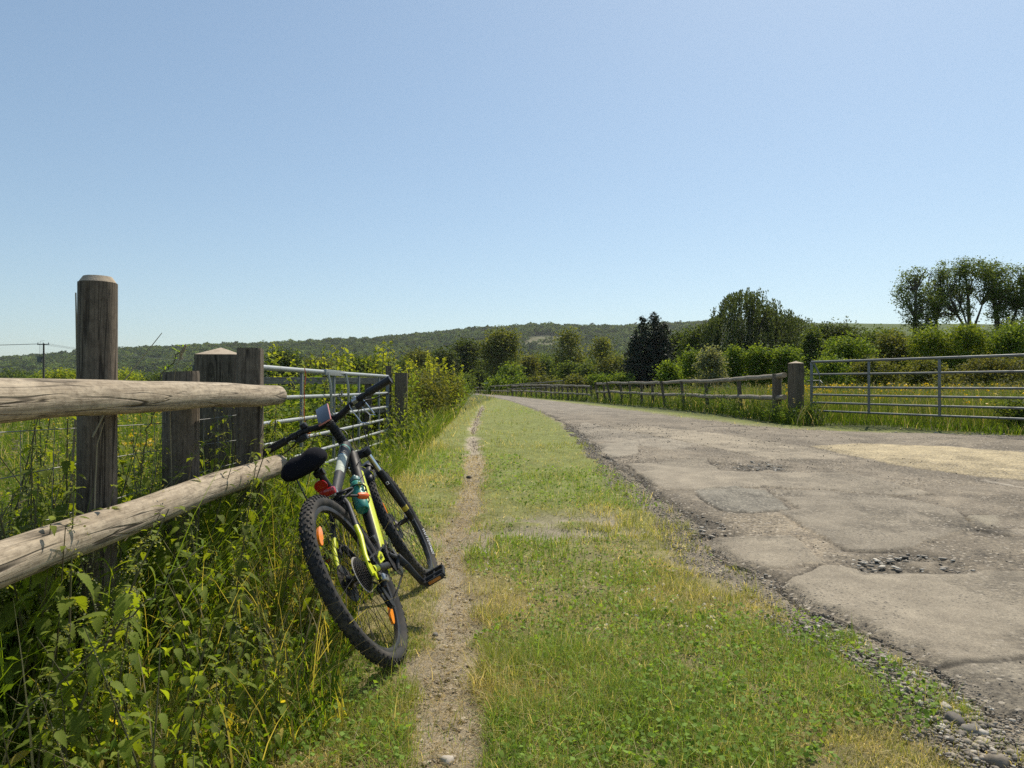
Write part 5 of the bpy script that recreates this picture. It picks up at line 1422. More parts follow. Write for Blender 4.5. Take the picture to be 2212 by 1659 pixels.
def cleavers(label, pts, seed):
    """scrambling stem with whorls of narrow leaves"""
    rng = np.random.default_rng(seed); C = [Vector(p) for p in pts]; P = []
    for i in range(len(C) - 1):
        for t in np.linspace(0, 1, 9)[:-1]: P.append(C[i].lerp(C[i+1], t))
    P.append(C[-1]); P = np.array([tuple(p) for p in P]); P[1:-1] += rng.normal(0, .006, P[1:-1].shape)
    m = MB(); m.tube(P, .0024, 5); B = Bag()
    for i in range(2, len(P), 2):
        for q in range(6):
            a = q * 1.047 + rng.uniform(-.2, .2); d = np.array([math.cos(a), math.sin(a), rng.uniform(.0, .6)])
            L_ = .034 * rng.uniform(.7, 1.2); s = np.array([-math.sin(a), math.cos(a), 0]) * .0035
            V = np.array([P[i], P[i] + d * L_ * .6 + s, P[i] + d * L_, P[i] + d * L_ * .6 - s]); B.add(V, np.array([[0, 1, 2, 3]]), np.array([.16, .24, .04]) * rng.uniform(.8, 1.3))
    o = m.build('cleavers_stem', M['stem'], None); tag(o, label, 'weed', 'sticky cleavers scrambling through the fence')
    B.build('leaves', M['nettleleaf'], o)
cleavers('cleavers stem reaching up to the lower rail past the low leaning post', [(-1.30, 2.3, .55), (-1.28, 2.6, .72), (-1.27, 2.9, .86), (-1.26, 3.15, .97)], 301)
cleavers('cleavers stem slanting across the dark gap below the rail at the left edge', [(-1.12, 1.58, .34), (-1.02, 1.72, .46), (-.93, 1.85, .57), (-.86, 1.98, .66)], 302)
cleavers('cleavers stem standing above the upper rail between the two posts', [(-1.33, 2.55, .8), (-1.32, 2.6, 1.0), (-1.30, 2.66, 1.17), (-1.27, 2.74, 1.26)], 303)
cleavers('cleavers stem crossing the left field wire in front of the tall round post', [(-1.45, 1.75, .45), (-1.43, 1.9, .62), (-1.40, 2.05, .78)], 304)
def dry_stem(label, pts, r, seed, head=False):
    m = MB(); m.tube(pts, [r * (1 - .6 * i / (len(pts) - 1)) for i in range(len(pts))], 6)
    if head:
        rg = random.Random(seed); e = Vector(pts[-1]); d = (e - Vector(pts[-2])).normalized()
        for k in range(26):
            c = e - d * .0022 * k + Vector((rg.gauss(0, .003), rg.gauss(0, .003), rg.gauss(0, .003))); m.box(c, (.005, .003, .009), Matrix.Rotation(rg.uniform(0, 3), 3, 'Y'))
    tag(m.build('dry_stem', plain('dry stalk', (.27, .235, .15), .9), None), label, 'dry stalk', 'bare stalks standing by the log rail fence')
dry_stem('thin bare stalk standing upright just left of the tall round post', [(-1.475, 2.37, .2), (-1.47, 2.37, .8), (-1.445, 2.36, 1.1), (-1.452, 2.36, 1.42)], .006, 1)
dry_stem('straight bare stalk leaning to the right above the rail beyond the tall post', [(-1.30, 2.2, .95), (-1.25, 2.25, 1.1), (-1.16, 2.35, 1.285)], .0032, 2)
dry_stem('grass stalk with a fat seed head leaning over the rail near the low post', [(-1.34, 2.8, .7), (-1.31, 2.72, 1.0), (-1.27, 2.68, 1.18), (-1.225, 2.66, 1.262)], .0022, 3, True)
dry_stem('pale dead branching stalk crossing the front of the tall round post', [(-1.262, 2.14, .55), (-1.268, 2.16, .78), (-1.262, 2.16, .93), (-1.235, 2.15, 1.0)], .0028, 4)

# ------------------------------------------------------------------ the mountain bike
B_ = {}
B_['black'] = plain('satin black paint', (.015, .016, .018), .5, 0, .25, .35, (.075, .065, .05), 18)
B_['grey'] = plain('charcoal paint', (.032, .034, .037), .52, 0, .35, .5, (.10, .088, .068), 22)
B_['yellow'] = plain('fluorescent yellow paint', (.62, .68, .012), .38, 0, .5, .3, (.40, .38, .05), 30, coat=.2)
B_['rubber'] = plain('dusty tyre rubber', (.030, .030, .030), .85, 0, .3, .85, (.15, .13, .105), 9)
B_['knob'] = plain('tread rubber', (.026, .025, .025), .85, 0, .3, .75, (.17, .15, .12), 16)
B_['rim'] = plain('black anodised rim', (.03, .03, .032), .4, .3, .5, .45, (.13, .115, .09), 12)
B_['spoke'] = plain('black spoke wire', (.02, .02, .02), .45, .5)
B_['chrome'] = plain('polished steel', (.66, .66, .66), .14, 1.0)
B_['alloy'] = plain('brushed alloy', (.42, .43, .44), .35, .9, grime=.4, gcol=(.2, .18, .15))
B_['steel'] = plain('oily dark steel', (.085, .08, .075), .42, .8, grime=.5, gcol=(.12, .09, .06), gscale=40)
B_['plastic'] = plain('black plastic', (.018, .018, .020), .5, 0, .4)
B_['fabric'] = plain('black padded cover', (.012, .012, .016), .95, 0, .1, bmp=.3)
B_['orange'] = plain('amber reflector plastic', (.95, .26, .012), .22, 0, .6, coat=.5)
B_['orange_dull'] = plain('orange rubber', (.85, .14, .02), .45)
B_['red'] = plain('red lens plastic', (.45, .008, .010), .18, 0, .6, coat=.6)
B_['teal'] = plain('teal painted metal', (.03, .235, .185), .38, 0, .5, .25, (.05, .25, .2), 10, coat=.15)
B_['blue'] = plain('pale blue pinstripe', (.12, .30, .42), .4)
B_['cream'] = plain('peeling cream sticker', (.46, .50, .42), .6, 0, .3, .8, (.10, .11, .11), 42)
B_['white'] = plain('white lettering', (.78, .78, .78), .7)
B_['darkletter'] = plain('dark lettering', (.03, .035, .01), .6)
B_['screen'] = plain('phone glass', (.02, .024, .032), .06, 0, .8, coat=1.0)
B_['pink'] = plain('pink phone case', (.60, .24, .22), .5)

def bike():
    LEAN, PITCH, STEER = .5219, .0015, .0198
    X0, Y0, Z0 = -.4317, 2.8170, CZ - 1.0705
    Bm = Matrix(((0, -1, 0), (1, 0, 0), (0, 0, 1)))
    rot = Matrix.Rotation(PITCH, 3, 'X') @ Matrix.Rotation(-LEAN, 3, 'Y') @ Bm
    mw = rot.to_4x4(); mw.translation = (X0, Y0, Z0)
    root = empty('mountain_bike', mat=mw)
    tag(root, 'black and fluorescent yellow mountain bike leaning on the end of the log rail fence', 'bicycle')
    RW_ = .370; WB = 1.1667; DR = .025
    V3 = Vector
    HA = R(69); ax = V3((-math.cos(HA), 0, math.sin(HA))); pf = V3((math.sin(HA), 0, math.cos(HA)))
    FA = V3((WB, 0, RW_)); A = FA - .045 * pf
    S = Matrix.Rotation(STEER, 3, ax)
    st = lambda p: A + S @ (V3(p) - A)
    BB = V3((.425, 0, .305)); sd = V3((-.292, 0, .956)).normalized()
    RD = V3((0, 0, RW_))
    mats = [B_['black'], B_['yellow'], B_['grey'], B_['cream'], B_['blue'], B_['teal']]
    # ---- frame
    f = MB()
    f.tube([A + .478 * ax, A + .50 * ax, A + .59 * ax, A + .605 * ax], [.025, .023, .023, .026], 16)
    ttA, ttB = A + .572 * ax, BB + .405 * sd
    P = [ttA.lerp(ttB, t) for t in (0, .10, .12, .30, .31, .62, .63, .80, 1)]
    def tt_col(i, j):
        if i == 1: return 5
        if i == 3 and j in (0, 1, 2, 15, 14, 13): return 4
        if i in (4, 5) and j in (0, 1, 15, 14, 13, 12): return 3
        return 2 if j in (0, 1, 15, 14) else 0
    f.tube(P, [.032, .031, .031, .029, .029, .0265, .0265, .024, .021], 16, miring=tt_col, squash=(1.12, .86), up=(0, 0, 1))
    dtA, dtB = A + .505 * ax, BB + V3((.012, 0, .02))
    P = [dtA.lerp(dtB, t) for t in (0, .08, .20, .24, .34, .44, .455, .50, .62, .72, .84, .92, 1)]
    def dt_col(i, j):   # yellow flash on both sides, dark slashes across it
        side = j in (3, 4, 5, 11, 12, 13)
        if side and 2 <= i <= 10 and i not in (5,) :
            if i in (2, 3) and j in (3, 5, 11, 13): return 0
            return 1
        return 0
    f.tube(P, [.034] * 4 + [.035] * 5 + [.034, .033, .031, .029], 16, miring=dt_col, squash=(1.18, .9), up=(0, 0, 1))
    f.tube([BB, BB + .20 * sd, BB + .42 * sd], [.018, .0175, .0175], 14)
    f.lathe([(.022, -.037), (.024, -.03), (.024, .03), (.022, .037)], BB, 'y', 18)
    for s in (-1, 1):
        e = RD + V3((.012, s * .066, .03))
        b = BB + .385 * sd + V3((0, s * .022, 0))
        pts = [b, b.lerp(e, .15) + V3((0, s * .012, 0)), b.lerp(e, .50) + V3((0, s * .010, .002)), b.lerp(e, .66) + V3((0, s * .012, .004)), b.lerp(e, .90), e]
        f.tube(pts, [.0105, .0115, .0115, .0115, .0105, .011], 12, miring=lambda i, j: 1 if i >= 2 else 2)
        c0 = BB + V3((-.02, s * .028, -.008)); c1 = RD + V3((.03, s * .066, -.006))
        pts = [c0, c0.lerp(c1, .25) + V3((0, s * .010, 0)), c0.lerp(c1, .6) + V3((0, s * .014, -.004)), c0.lerp(c1, .80) + V3((0, s * .006, 0)), c1]
        f.tube(pts, [.0115, .012, .0115, .0115, .0125], 12, miring=lambda i, j: 1 if i >= 3 else 0, squash=(1.25, .8))
        f.prism([(-.02, -.022), (.03, -.018), (.042, -.004), (.022, .03), (.004, .042), (-.014, .02)], 0, .007, lambda a, bq, h, s=s: RD + V3((a, s * (.063 + h), bq)), 1)
        if s < 0: f.prism([(-.016, -.045), (.006, -.05), (.012, -.015), (-.014, -.015)], 0, .006, lambda a, bq, h: RD + V3((a, -.071 - h, bq)), 1)
    f.tube([RD + V3((.15, -.052, .012)), RD + V3((.15, .052, .012))], .009, 8)
    f.tube([BB + V3((-.10, -.03, .002)), BB + V3((-.10, .03, .002))], .010, 8)
    f.tube([BB + .385 * sd + V3((-.05, -.034, -.02)), BB + .385 * sd + V3((-.05, .034, -.02))], .008, 8)
    fr = f.build('frame', mats, root, angle=45)
    # guard plate with lettering on the right chain stay end
    g = MB(); gc = RD + V3((.105, -.092, .008)); ga = .0
    g.prism([(-.045, -.012), (.035, -.016), (.048, .012), (.030, .026), (-.03, .014)], 0, .004, lambda a, b, h: gc + V3((a, -h, b)))
    gp_ = g.build('chainstay_guard', B_['yellow'], root)
    # ---- fork and front end
    k = MB()
    for s in (-1, 1):
        o = V3((0, s * .066, 0)) + pf * .012
        k.tube([A + .50 * ax + o, A + .475 * ax + o, A + .462 * ax + o], [.026, .027, .024], 16)       # crown ends
    k.tube([A + .482 * ax + V3((0, -.068, 0)) + pf * .010, A + .489 * ax + pf * .006, A + .482 * ax + V3((0, .068, 0)) + pf * .010], [.021, .026, .021], 14)
    k.tube([A + .46 * ax, A + .50 * ax], .022, 12)
    k.xf(st); k.build('fork_crown', B_['black'], root)
    k = MB()
    for s in (-1, 1):
        o = V3((0, s * .066, 0)) + pf * .012; k.tube([A + .47 * ax + o, A + .33 * ax + o], .0155, 18)
    k.xf(st); k.build('stanchions', B_['chrome'], root)
    k = MB()
    for s in (-1, 1):
        o = V3((0, s * .066, 0)) + pf * .012
        k.tube([A + .352 * ax + o, A + .345 * ax + o, A + .33 * ax + o, A + .20 * ax + o, A + .10 * ax + o * 1.0, A + .07 * ax + o, A + .03 * ax + o, A - .0 * ax + V3((0, s * .060, 0)) + pf * .03],
               [.0195, .0225, .0215, .0215, .019, .0185, .018, .014], 16, miring=lambda i, j: 1 if i == 4 else 0)
        k.prism([(-.024, -.02), (.012, -.024), (.026, 0), (.012, .03), (-.02, .03)], 0, .008, lambda a, b, h, s=s: FA + V3((a, s * (.052 + h), b)))
    arch = [A + .30 * ax + V3((0, -.062, 0)) + pf * .03, A + .36 * ax + V3((0, -.05, 0)) + pf * .05, A + .395 * ax + V3((0, -.02, 0)) + pf * .06,
            A + .395 * ax + V3((0, .02, 0)) + pf * .06, A + .36 * ax + V3((0, .05, 0)) + pf * .05, A + .30 * ax + V3((0, .062, 0)) + pf * .03]
    k.tube(arch, .011, 10)
    k.xf(st); lo_ = k.build('fork_lowers', [B_['black'], plain('worn yellow decal', (.50, .40, .03), .5, grime=.4, gcol=(.1, .08, .02))], root)
    k = MB()
    c = A + .265 * ax + V3((-.020, -.0665, 0)) + pf * .012
    for (dx, dz, w, h, m_) in ((0, 0, .016, .016, 0),):
        k.box(c + V3((-.002, -.004, 0)), (.003, .014, .018), Matrix.Rotation(-R(21), 3, 'Y'), 0); k.box(c + V3((-.0035, -.004, 0)), (.003, .008, .010), Matrix.Rotation(-R(21), 3, 'Y'), 1)
    k.xf(st); k.build('fork_sticker', [B_['white'], B_['plastic']], root)
    k = MB()   # short mudguard over the front tyre
    arc = []
    for i in range(15):
        a = R(66 + i * 4.6); arc.append((math.cos(a) * .397, math.sin(a) * .397))
    Vv = []; Ff = []
    for (a, b) in arc:
        for q in (-1, -.6, 0, .6, 1): Vv.append(FA + V3((a * (1 - .03 * q * q), q * .036, b * (1 - .03 * q * q))))
    for i in range(14):
        for q in range(4): Ff.append((i*5+q, i*5+q+1, i*5+q+6, i*5+q+5))
    k.add(Vv, Ff); k.xf(st); mg = k.build('mudguard', B_['plastic'], root)
    md = mg.modifiers.new('thick', 'SOLIDIFY'); md.thickness = .003
    # ---- stem, bar and what is clamped on it
    k = MB()
    k.tube([A + .60 * ax, A + .715 * ax], [.0195, .0175], 14)
    for t in (.612, .632, .652, .672): k.tube([A + t * ax, A + (t + .016) * ax], .0245, 14)
    HC = A + .712 * ax + V3((.056, 0, .022))
    k.tube([A + .685 * ax, A + .722 * ax], .0215, 14); k.tube([A + .704 * ax, A + .706 * ax + V3((.02, 0, .008)), HC + V3((-.01, 0, -.004))], [.021, .019, .018], 14)
    k.tube([HC + V3((0, -.026, 0)), HC + V3((0, .026, 0))], .022, 16)
    k.tube([HC + V3((.012, -.018, .019)), HC + V3((.012, -.018, -.02))], .004, 6); k.tube([HC + V3((.012, .018, .019)), HC + V3((.012, .018, -.02))], .004, 6)
    k.xf(st); k.build('stem', B_['black'], root)
    bar = lambda y: HC + V3((-.052 * min(1, max(0, (abs(y) - .06) / .32)), y, .024 * (1 - math.cos(math.pi * min(1, max(0, (abs(y) - .05) / .11)))) / 2 * 1.0 + .004 * abs(y) / .37))
    k = MB(); ys = [-.381, -.3, -.2, -.16, -.13, -.10, -.07, -.05, 0, .05, .07, .10, .13, .16, .2, .3, .381]
    k.tube([bar(y) for y in ys], [.013] * 4 + [.0145, .016, .0175, .018, .018, .018, .0175, .016, .0145] + [.013] * 4, 14)
    k.xf(st); hb = k.build('handlebar', B_['black'], root)
    for s in (-1, 1):
        k = MB(); n = 22
        k.tube([bar(s * (.245 + .139 * i / n)) for i in range(n + 1)], [.0198 + (.0012 if i % 2 else 0) + (.002 if i in (0, 1, n) else 0) for i in range(n + 1)], 14)
        k.xf(st); k.build('grip', B_['plastic'], root)
        k = MB(); b0 = bar(s * .205)
        k.tube([bar(s * .19), bar(s * .222)], .0175, 12)
        k.tube([b0 + V3((.006, 0, -.01)), b0 + V3((.030, -s * .006, -.022)), b0 + V3((.038, -s * .045, -.026))], [.012, .011, .009], 10)
        k.tube([b0 + V3((.032, s * .0, -.022)), b0 + V3((.056, s * .035, -.036)), b0 + V3((.060, s * .08, -.044)), b0 + V3((.052, s * .125, -.050))], [.008, .0068, .0062, .0058], 8, squash=(.6, 1.2))
        k.xf(st); k.build('brake_lever', B_['plastic'], root)
        k = MB(); b1 = bar(s * .175)
        k.tube([bar(s * .165), bar(s * .185)], .0165, 12); k.box(b1 + V3((.014, 0, -.030)), (.045, .055, .034), bev=.008)
        k.tube([b1 + V3((-.006, s * .015, -.035)), b1 + V3((-.022, s * .035, -.032))], [.006, .005], 8)
        k.xf(st); k.build('shifter', B_['plastic'], root)
    k = MB(); b0 = bar(.135); k.tube([bar(.125), bar(.148)], .018, 12); k.lathe([(.019, 0), (.020, .006), (.018, .022), (.012, .026)], b0 + V3((-.004, 0, .014)), 'z', 14)
    k.xf(st); k.build('bell', B_['plastic'], root)
    k = MB(); b0 = bar(-.165)      # wire bracket hanging from an alloy clamp
    k.tube([bar(-.150), bar(-.178)], .0185, 14); k.box(b0 + V3((.0, 0, .018)), (.022, .022, .014), bev=.003); k.build  # clamp
    k.xf(st); cl = k.build('clamp', B_['alloy'], root)
    k = MB(); q = lambda x, y, z: bar(-.165) + V3((x, y, z))
    k.tube([q(-.012, .040, -.020), q(-.006, .038, -.004), q(.0, .022, .004), q(.0, -.020, .004), q(-.004, -.036, -.004)], .0030, 8)
    k.tube([q(-.012, .040, -.020), q(-.012, .030, -.115), q(-.012, -.006, -.142)], .0030, 8)
    k.tube([q(-.004, -.036, -.004), q(-.012, -.052, -.108)], .0042, 8); k.tube([q(.0, .0, .004), q(-.012, -.030, -.105)], .0030, 8)
    k.tube([q(-.012, -.006, -.142), q(-.012, -.030, -.105), q(-.012, -.056, -.118)], .0030, 8)
    k.xf(st); k.build('wire_bracket', B_['chrome'], root)
    k = MB(); pm_ = HC + V3((-.012, .012, .030)); k.box(pm_, (.05, .06, .02), Matrix.Rotation(R(28), 3, 'Y'), bev=.004); k.tube([HC + V3((0, .006, 0)), pm_], .014, 8); k.xf(st); k.build('phone_mount', B_['plastic'], root)
    # ---- cables
    k = MB()
    def cable(pts, r=.0026):
        C = [V3(p) for p in pts]; out = []
        for i in range(len(C) - 1):
            p0, p1, p2, p3 = C[max(i-1, 0)], C[i], C[i+1], C[min(i+2, len(C)-1)]
            for t in np.linspace(0, 1, 8, endpoint=False):
                out.append(.5 * ((2*p1) + (p2-p0)*t + (2*p0-5*p1+4*p2-p3)*t*t + (3*p1-p0-3*p2+p3)*t**3))
        out.append(C[-1]); k.tube(out, r, 6)
    HT = A + .55 * ax
    cable([st(bar(.165) + V3((.03, 0, -.02))), st(bar(.10) + V3((.09, 0, -.0))), st(HC + V3((.11, .03, -.03))), st(HC + V3((.07, -.02, -.10))), HT + V3((.01, .03, -.03))])
    cable([st(bar(.175) + V3((.02, 0, -.035))), st(bar(.09) + V3((.10, .0, -.05))), st(HC + V3((.10, .05, -.12))), HT + V3((.01, .035, -.10)), HT + V3((-.10, .028, -.085))])
    cable([st(bar(-.165) + V3((.03, 0, -.02))), st(bar(-.15) + V3((.12, 0, -.03))), st(HC + V3((.13, -.10, -.12))), st(A + .47 * ax + V3((.06, -.075, 0))), st(A + .36 * ax + V3((.02, -.05, 0)))])
    cable([st(bar(-.175) + V3((.02, 0, -.035))), st(bar(-.08) + V3((.10, 0, -.06))), st(HC + V3((.07, -.03, -.15))), HT + V3((.03, -.034, -.06)), HT + V3((-.08, -.030, -.09))])
    k.build('cables', B_['plastic'], root)
    # ---- seat post, saddle, lights
    k = MB(); sp0 = BB + .40 * sd; sp1 = BB + .530 * sd
    k.tube([sp0, sp1 + .02 * sd], .0148, 14); k.tube([sp1 + V3((0, -.022, 0)), sp1 + V3((0, .022, 0))], .016, 12); k.build('seat_post', B_['black'], root)
    k = MB(); k.tube([BB + .405 * sd, BB + .43 * sd], .0215, 14); k.tube([BB + .417 * sd + V3((-.02, .0, 0)), BB + .417 * sd + V3((-.03, .02, 0)), BB + .417 * sd + V3((-.028, .065, -.005))], .005, 8); k.build('seat_clamp', B_['alloy'], root)
    k = MB(); T = sp1 + V3((-.012, .012, .046)); Vv = []; Ff = []
    secs = [(-.138, .055, .030, .030), (-.130, .088, .052, .058), (-.10, .104, .064, .078), (-.06, .104, .066, .084), (-.02, .086, .062, .082), (.02, .062, .056, .074), (.07, .043, .050, .064), (.12, .034, .046, .054), (.145, .026, .040, .042), (.154, .012, .030, .016)]
    nn = 20
    for (x, w_, zt_, th) in secs:
        for j in range(nn):
            a = 2 * math.pi * j / nn; ca, sa = math.cos(a), math.sin(a)
            yy = w_ * math.copysign(abs(ca) ** .7, ca); zz = (zt_ - th * .5) + th * .5 * math.copysign(abs(sa) ** .75, sa) - (.012 * (ca * ca) if sa > 0 else 0) + .010 * math.exp(-(yy / .02) ** 2) * (-1 if sa > 0 else 0)
            Vv.append(T + V3((x, yy, zz * 1.18 + .13 * x)))
    for i in range(len(secs) - 1):
        for j in range(nn): Ff.append((i*nn+j, i*nn+(j+1) % nn, (i+1)*nn+(j+1) % nn, (i+1)*nn+j))
    Ff.append(tuple(range(nn))); Ff.append(tuple((len(secs)-1)*nn + j for j in range(nn)))
    k.add(Vv, Ff); sa_ = k.build('saddle', B_['fabric'], root, angle=80)
    k = MB()
    for s in (-1, 1): k.tube([T + V3((-.11, s * .045, .0)), T + V3((-.05, s * .024, -.012)), T + V3((.04, s * .022, -.012)), T + V3((.12, s * .010, .01))], .0035, 8)
    k.tube([T + V3((-.10, .05, -.005)), T + V3((-.10, .054, -.08)), T + V3((-.10, .056, -.145))], .0035, 6)
    k.build('saddle_rails', B_['steel'], root)
    k = MB(); rc = BB + .475 * sd + V3((-.026, .018, 0)); k.lathe([(.0, -.003), (.026, -.002), (.029, .004), (.029, .010), (.0, .010)], rc, 'x', 24, rot=Matrix.Rotation(-.25, 3, 'Y') @ Matrix.Rotation(math.pi, 3, 'Z')); k.build('round_reflector', B_['red'], root)
    k = MB(); lc = BB + .436 * sd + V3((-.034, .008, 0)); k.box(lc, (.030, .074, .034), Matrix.Rotation(.12, 3, 'X'), bev=.012)
    k.build('tail_light', B_['red'], root)
    k = MB(); k.box(lc + V3((.018, 0, 0)), (.018, .05, .024), bev=.004); k.tube([BB + .428 * sd, BB + .446 * sd], .020, 12); k.box(rc + V3((.016, -.01, 0)), (.02, .014, .014), bev=.003); k.build('light_bracket', B_['plastic'], root)
    # ---- drivetrain
    cr = MB(); n = 36
    ring = lambda r, y, t, nt: cr.prism([((r + (.0035 if i % 2 else -.002)) * math.cos(2*math.pi*i/(nt*2)), (r + (.0035 if i % 2 else -.002)) * math.sin(2*math.pi*i/(nt*2))) for i in range(nt*2)], y, y + t, lambda a, b, h: BB + V3((a, h, b)))
    ring(.078, -.055, .003, 38); ring(.060, -.046, .003, 30); ring(.046, -.039, .003, 22); cr.build('chainring', B_['steel'], root)
    CA = R(288)
    for s, nm in ((-1, 'r'), (1, 'l')):
        d = V3((math.cos(CA), 0, math.sin(CA))) * (1 if s < 0 else -1)
        k = MB(); e = BB + d * .172 + V3((0, s * .100, 0)); b0 = BB + V3((0, s * .070, 0))
        k.tube([b0 - d * .012, b0, b0.lerp(e, .35) + V3((0, s * .006, 0)), b0.lerp(e, .75) + V3((0, s * .002, 0)), e, e + d * .012], [.014, .021, .0165, .0145, .0155, .009], 14, squash=(1, .62), up=(0, 1, 0))
        k.lathe([(.012, -.01), (.012, .012)], BB + V3((0, s * .078, 0)), 'y', 12)
        if s < 0:
            for q in range(4):
                a = CA + q * math.pi / 2 + .5; k.tube([b0, BB + V3((math.cos(a) * .056, -.058, math.sin(a) * .056))], [.011, .007], 8)
        k.build('crank_arm', B_['grey'], root)
        k = MB(); pc = e + V3((0, s * .062, 0)); pr = Matrix.Rotation(R(-14), 3, 'Y')
        pw, pl = .046, .050
        k.tube([e + V3((0, s * .01, 0)), e + V3((0, s * .112, 0))], [.007, .0085], 10)
        k.tube([e + V3((0, s * .022, 0)), e + V3((0, s * .105, 0))], .0125, 10)
        for xx in (-pl, pl):
            k.box(pc + pr @ V3((xx * .90, s * .004, 0)), (.012, .088, .026), pr, bev=.004)
        for yy in (-.046, .050):
            k.box(pc + pr @ V3((0, s * yy, 0)), (.085, .010, .022), pr, bev=.004)
        k.box(pc + pr @ V3((0, s * .004, 0)), (.085, .010, .016), pr, bev=.003)
        for xx in (-.045, -.022, .022, .045):
            for zz in (-.015, .015): k.box(pc + pr @ V3((xx, s * .050, zz)), (.005, .005, .006), pr); k.box(pc + pr @ V3((xx, -s * .044, zz)), (.005, .005, .006), pr)
        pd = k.build('pedal', B_['plastic'], root)
        for sg_ in (-1, 1):
            k = MB(); k.box(pc + pr @ V3((sg_ * (pl * .90 + .006), s * .004, .002)), (.004, .062, .015), pr, bev=.0015); k.build('reflector', plain('dusty amber strip', (.52, .20, .04), .35) if s < 0 else plain('dusty red strip', (.32, .07, .04), .4), pd)
    # chain: over the ring, along the stay, round a middle sprocket, down the cage
    k = MB(); yc = -.050; sr = .040; path = []
    for i in range(15): a = R(95 - i * 13); path.append(BB + V3((math.cos(a) * .079, yc, math.sin(a) * .079)))
    JP = RD + V3((.035, -.056, -.155)); UP = RD + V3((.012, -.056, -.085))
    path.append(JP + V3((.018, 0, -.018))); path.append(JP + V3((-.008, 0, -.024))); path.append(JP + V3((-.022, 0, 0))); path.append(UP + V3((.022, 0, .0))); path.append(UP + V3((.006, 0, .022)))
    for i in range(9): a = R(250 - i * 18); path.append(RD + V3((math.cos(a) * sr, -.046, math.sin(a) * sr)))
    path.append(path[0]); dense = []
    for i in range(len(path) - 1):
        m_ = max(1, int((path[i+1] - path[i]).length / .0127))
        for q in range(m_): dense.append(path[i].lerp(path[i+1], q / m_))
    for i in range(len(dense)):
        a, b = dense[i], dense[(i + 1) % len(dense)]; d = b - a
        ang = math.atan2(d.z, d.x); k.box((a + b) / 2, (.0125, .0055 if i % 2 else .0035, .0078), Matrix.Rotation(-ang, 3, 'Y'))
    k.build('chain', B_['steel'], root)
    k = MB()   # rear mech
    k.tube([RD + V3((.005, -.076, -.03)), RD + V3((.03, -.085, -.055)), RD + V3((.014, -.075, -.085))], [.012, .018, .012], 10)
    k.box(RD + V3((.026, -.090, -.058)), (.055, .018, .030), Matrix.Rotation(R(28), 3, 'Y'), 1, bev=.007)
    for sgn in (-1, 1):
        k.prism([(.0, -.072), (.026, -.080), (.056, -.160), (.040, -.182), (.018, -.166)], 0, .002, lambda a, b, h, sgn=sgn: RD + V3((a, -.056 + sgn * .009 + h, b)), 0)
    for c in (UP, JP): k.lathe([(.005, -.005), (.019, -.004), (.020, 0), (.019, .004), (.005, .005)], c, 'y', 14, 0)
    k.build('rear_derailleur', [B_['plastic'], B_['alloy']], root)
    k = MB(); fd = BB + V3((.035, -.052, .085))   # front mech
    k.prism([(-.05, -.022), (.03, .012), (.045, .004), (.04, -.012), (-.03, -.05)], 0, .0025, lambda a, b, h: fd + V3((a, -.012 + h, b)), 1); k.prism([(-.05, -.022), (.03, .012), (.045, .004), (.04, -.012), (-.03, -.05)], 0, .0025, lambda a, b, h: fd + V3((a, .008 + h, b)), 0)
    k.tube([BB + .13 * sd, BB + .15 * sd], .022, 12, mi=0); k.box(BB + .145 * sd + V3((.01, -.03, -.01)), (.045, .02, .035), bev=.005, mi=0)
    k.build('front_derailleur', [B_['steel'], B_['chrome']], root)
    # ---- wheels
    def wheel(center, fn_, rear):
        k = MB(); rp_ = [(r_ + DR, h_) for r_, h_ in [(.272, 0), (.274, -.010), (.284, -.0125), (.293, -.0125), (.293, -.009), (.287, -.006), (.287, .006), (.293, .009), (.293, .0125), (.284, .0125), (.274, .010)]]
        k.lathe(rp_, center, 'y', 72, closed=True)
        k.xf(fn_); rim = k.build('wheel', B_['rim'], root)
        k = MB(); n = 96; prof = []
        for j in range(17):
            a = R(-50 + j * 280 / 16) ; prof.append((.3155 + DR + .0255 * math.sin(a), .0265 * math.cos(a)))
        prof = [(.2915 + DR, .011)] + prof + [(.2915 + DR, -.011)]
        k.lathe(prof, center, 'y', n, closed=True)
        rows = [(.0, .011, .009, 64, 0), (.0085, .010, .008, 64, .5), (-.0085, .010, .008, 64, .5), (.0185, .011, .009, 64, 0), (-.0185, .011, .009, 64, 0), (.0245, .009, .008, 64, .5), (-.0245, .009, .008, 64, .5)]
        for (yy, lx_, ly_, cnt, ph) in rows:
            if yy == 0: continue
            tl = math.asin(max(-1, min(1, yy / .0275))); rr = .3155 + DR + .0265 * math.cos(tl)
            for i in range(cnt):
                a = 2 * math.pi * (i + ph) / cnt
                Rm = Matrix.Rotation(-a + math.pi / 2, 3, 'Y') @ Matrix.Rotation(-tl, 3, 'X')
                k.box(V3(center) + V3((math.cos(a) * rr, yy, math.sin(a) * rr)), (lx_ * 1.25, ly_, .0062), Rm, 1)
        k.xf(fn_); ty = k.build('tyre', [B_['rubber'], B_['knob']], rim, angle=35)
        k = MB(); fl = [(.033, .020)] if not rear else [(.024, .024)]
        for i in range(32):
            s = 1 if i % 2 else -1; a = 2 * math.pi * i / 32; hub_a = a + (1 if (i // 2) % 2 else -1) * R(62)
            hr = .024; hy = s * .030 if not (rear and s < 0) else -.020
            k.tube([V3(center) + V3((math.cos(hub_a) * hr, hy, math.sin(hub_a) * hr)), V3(center) + V3((math.cos(a) * (.274 + DR), s * .003, math.sin(a) * (.274 + DR)))], .00125, 5, False)
        k.xf(fn_); k.build('spokes', B_['spoke'], rim, smooth=True)
        k = MB(); w_ = .062 if rear else .050
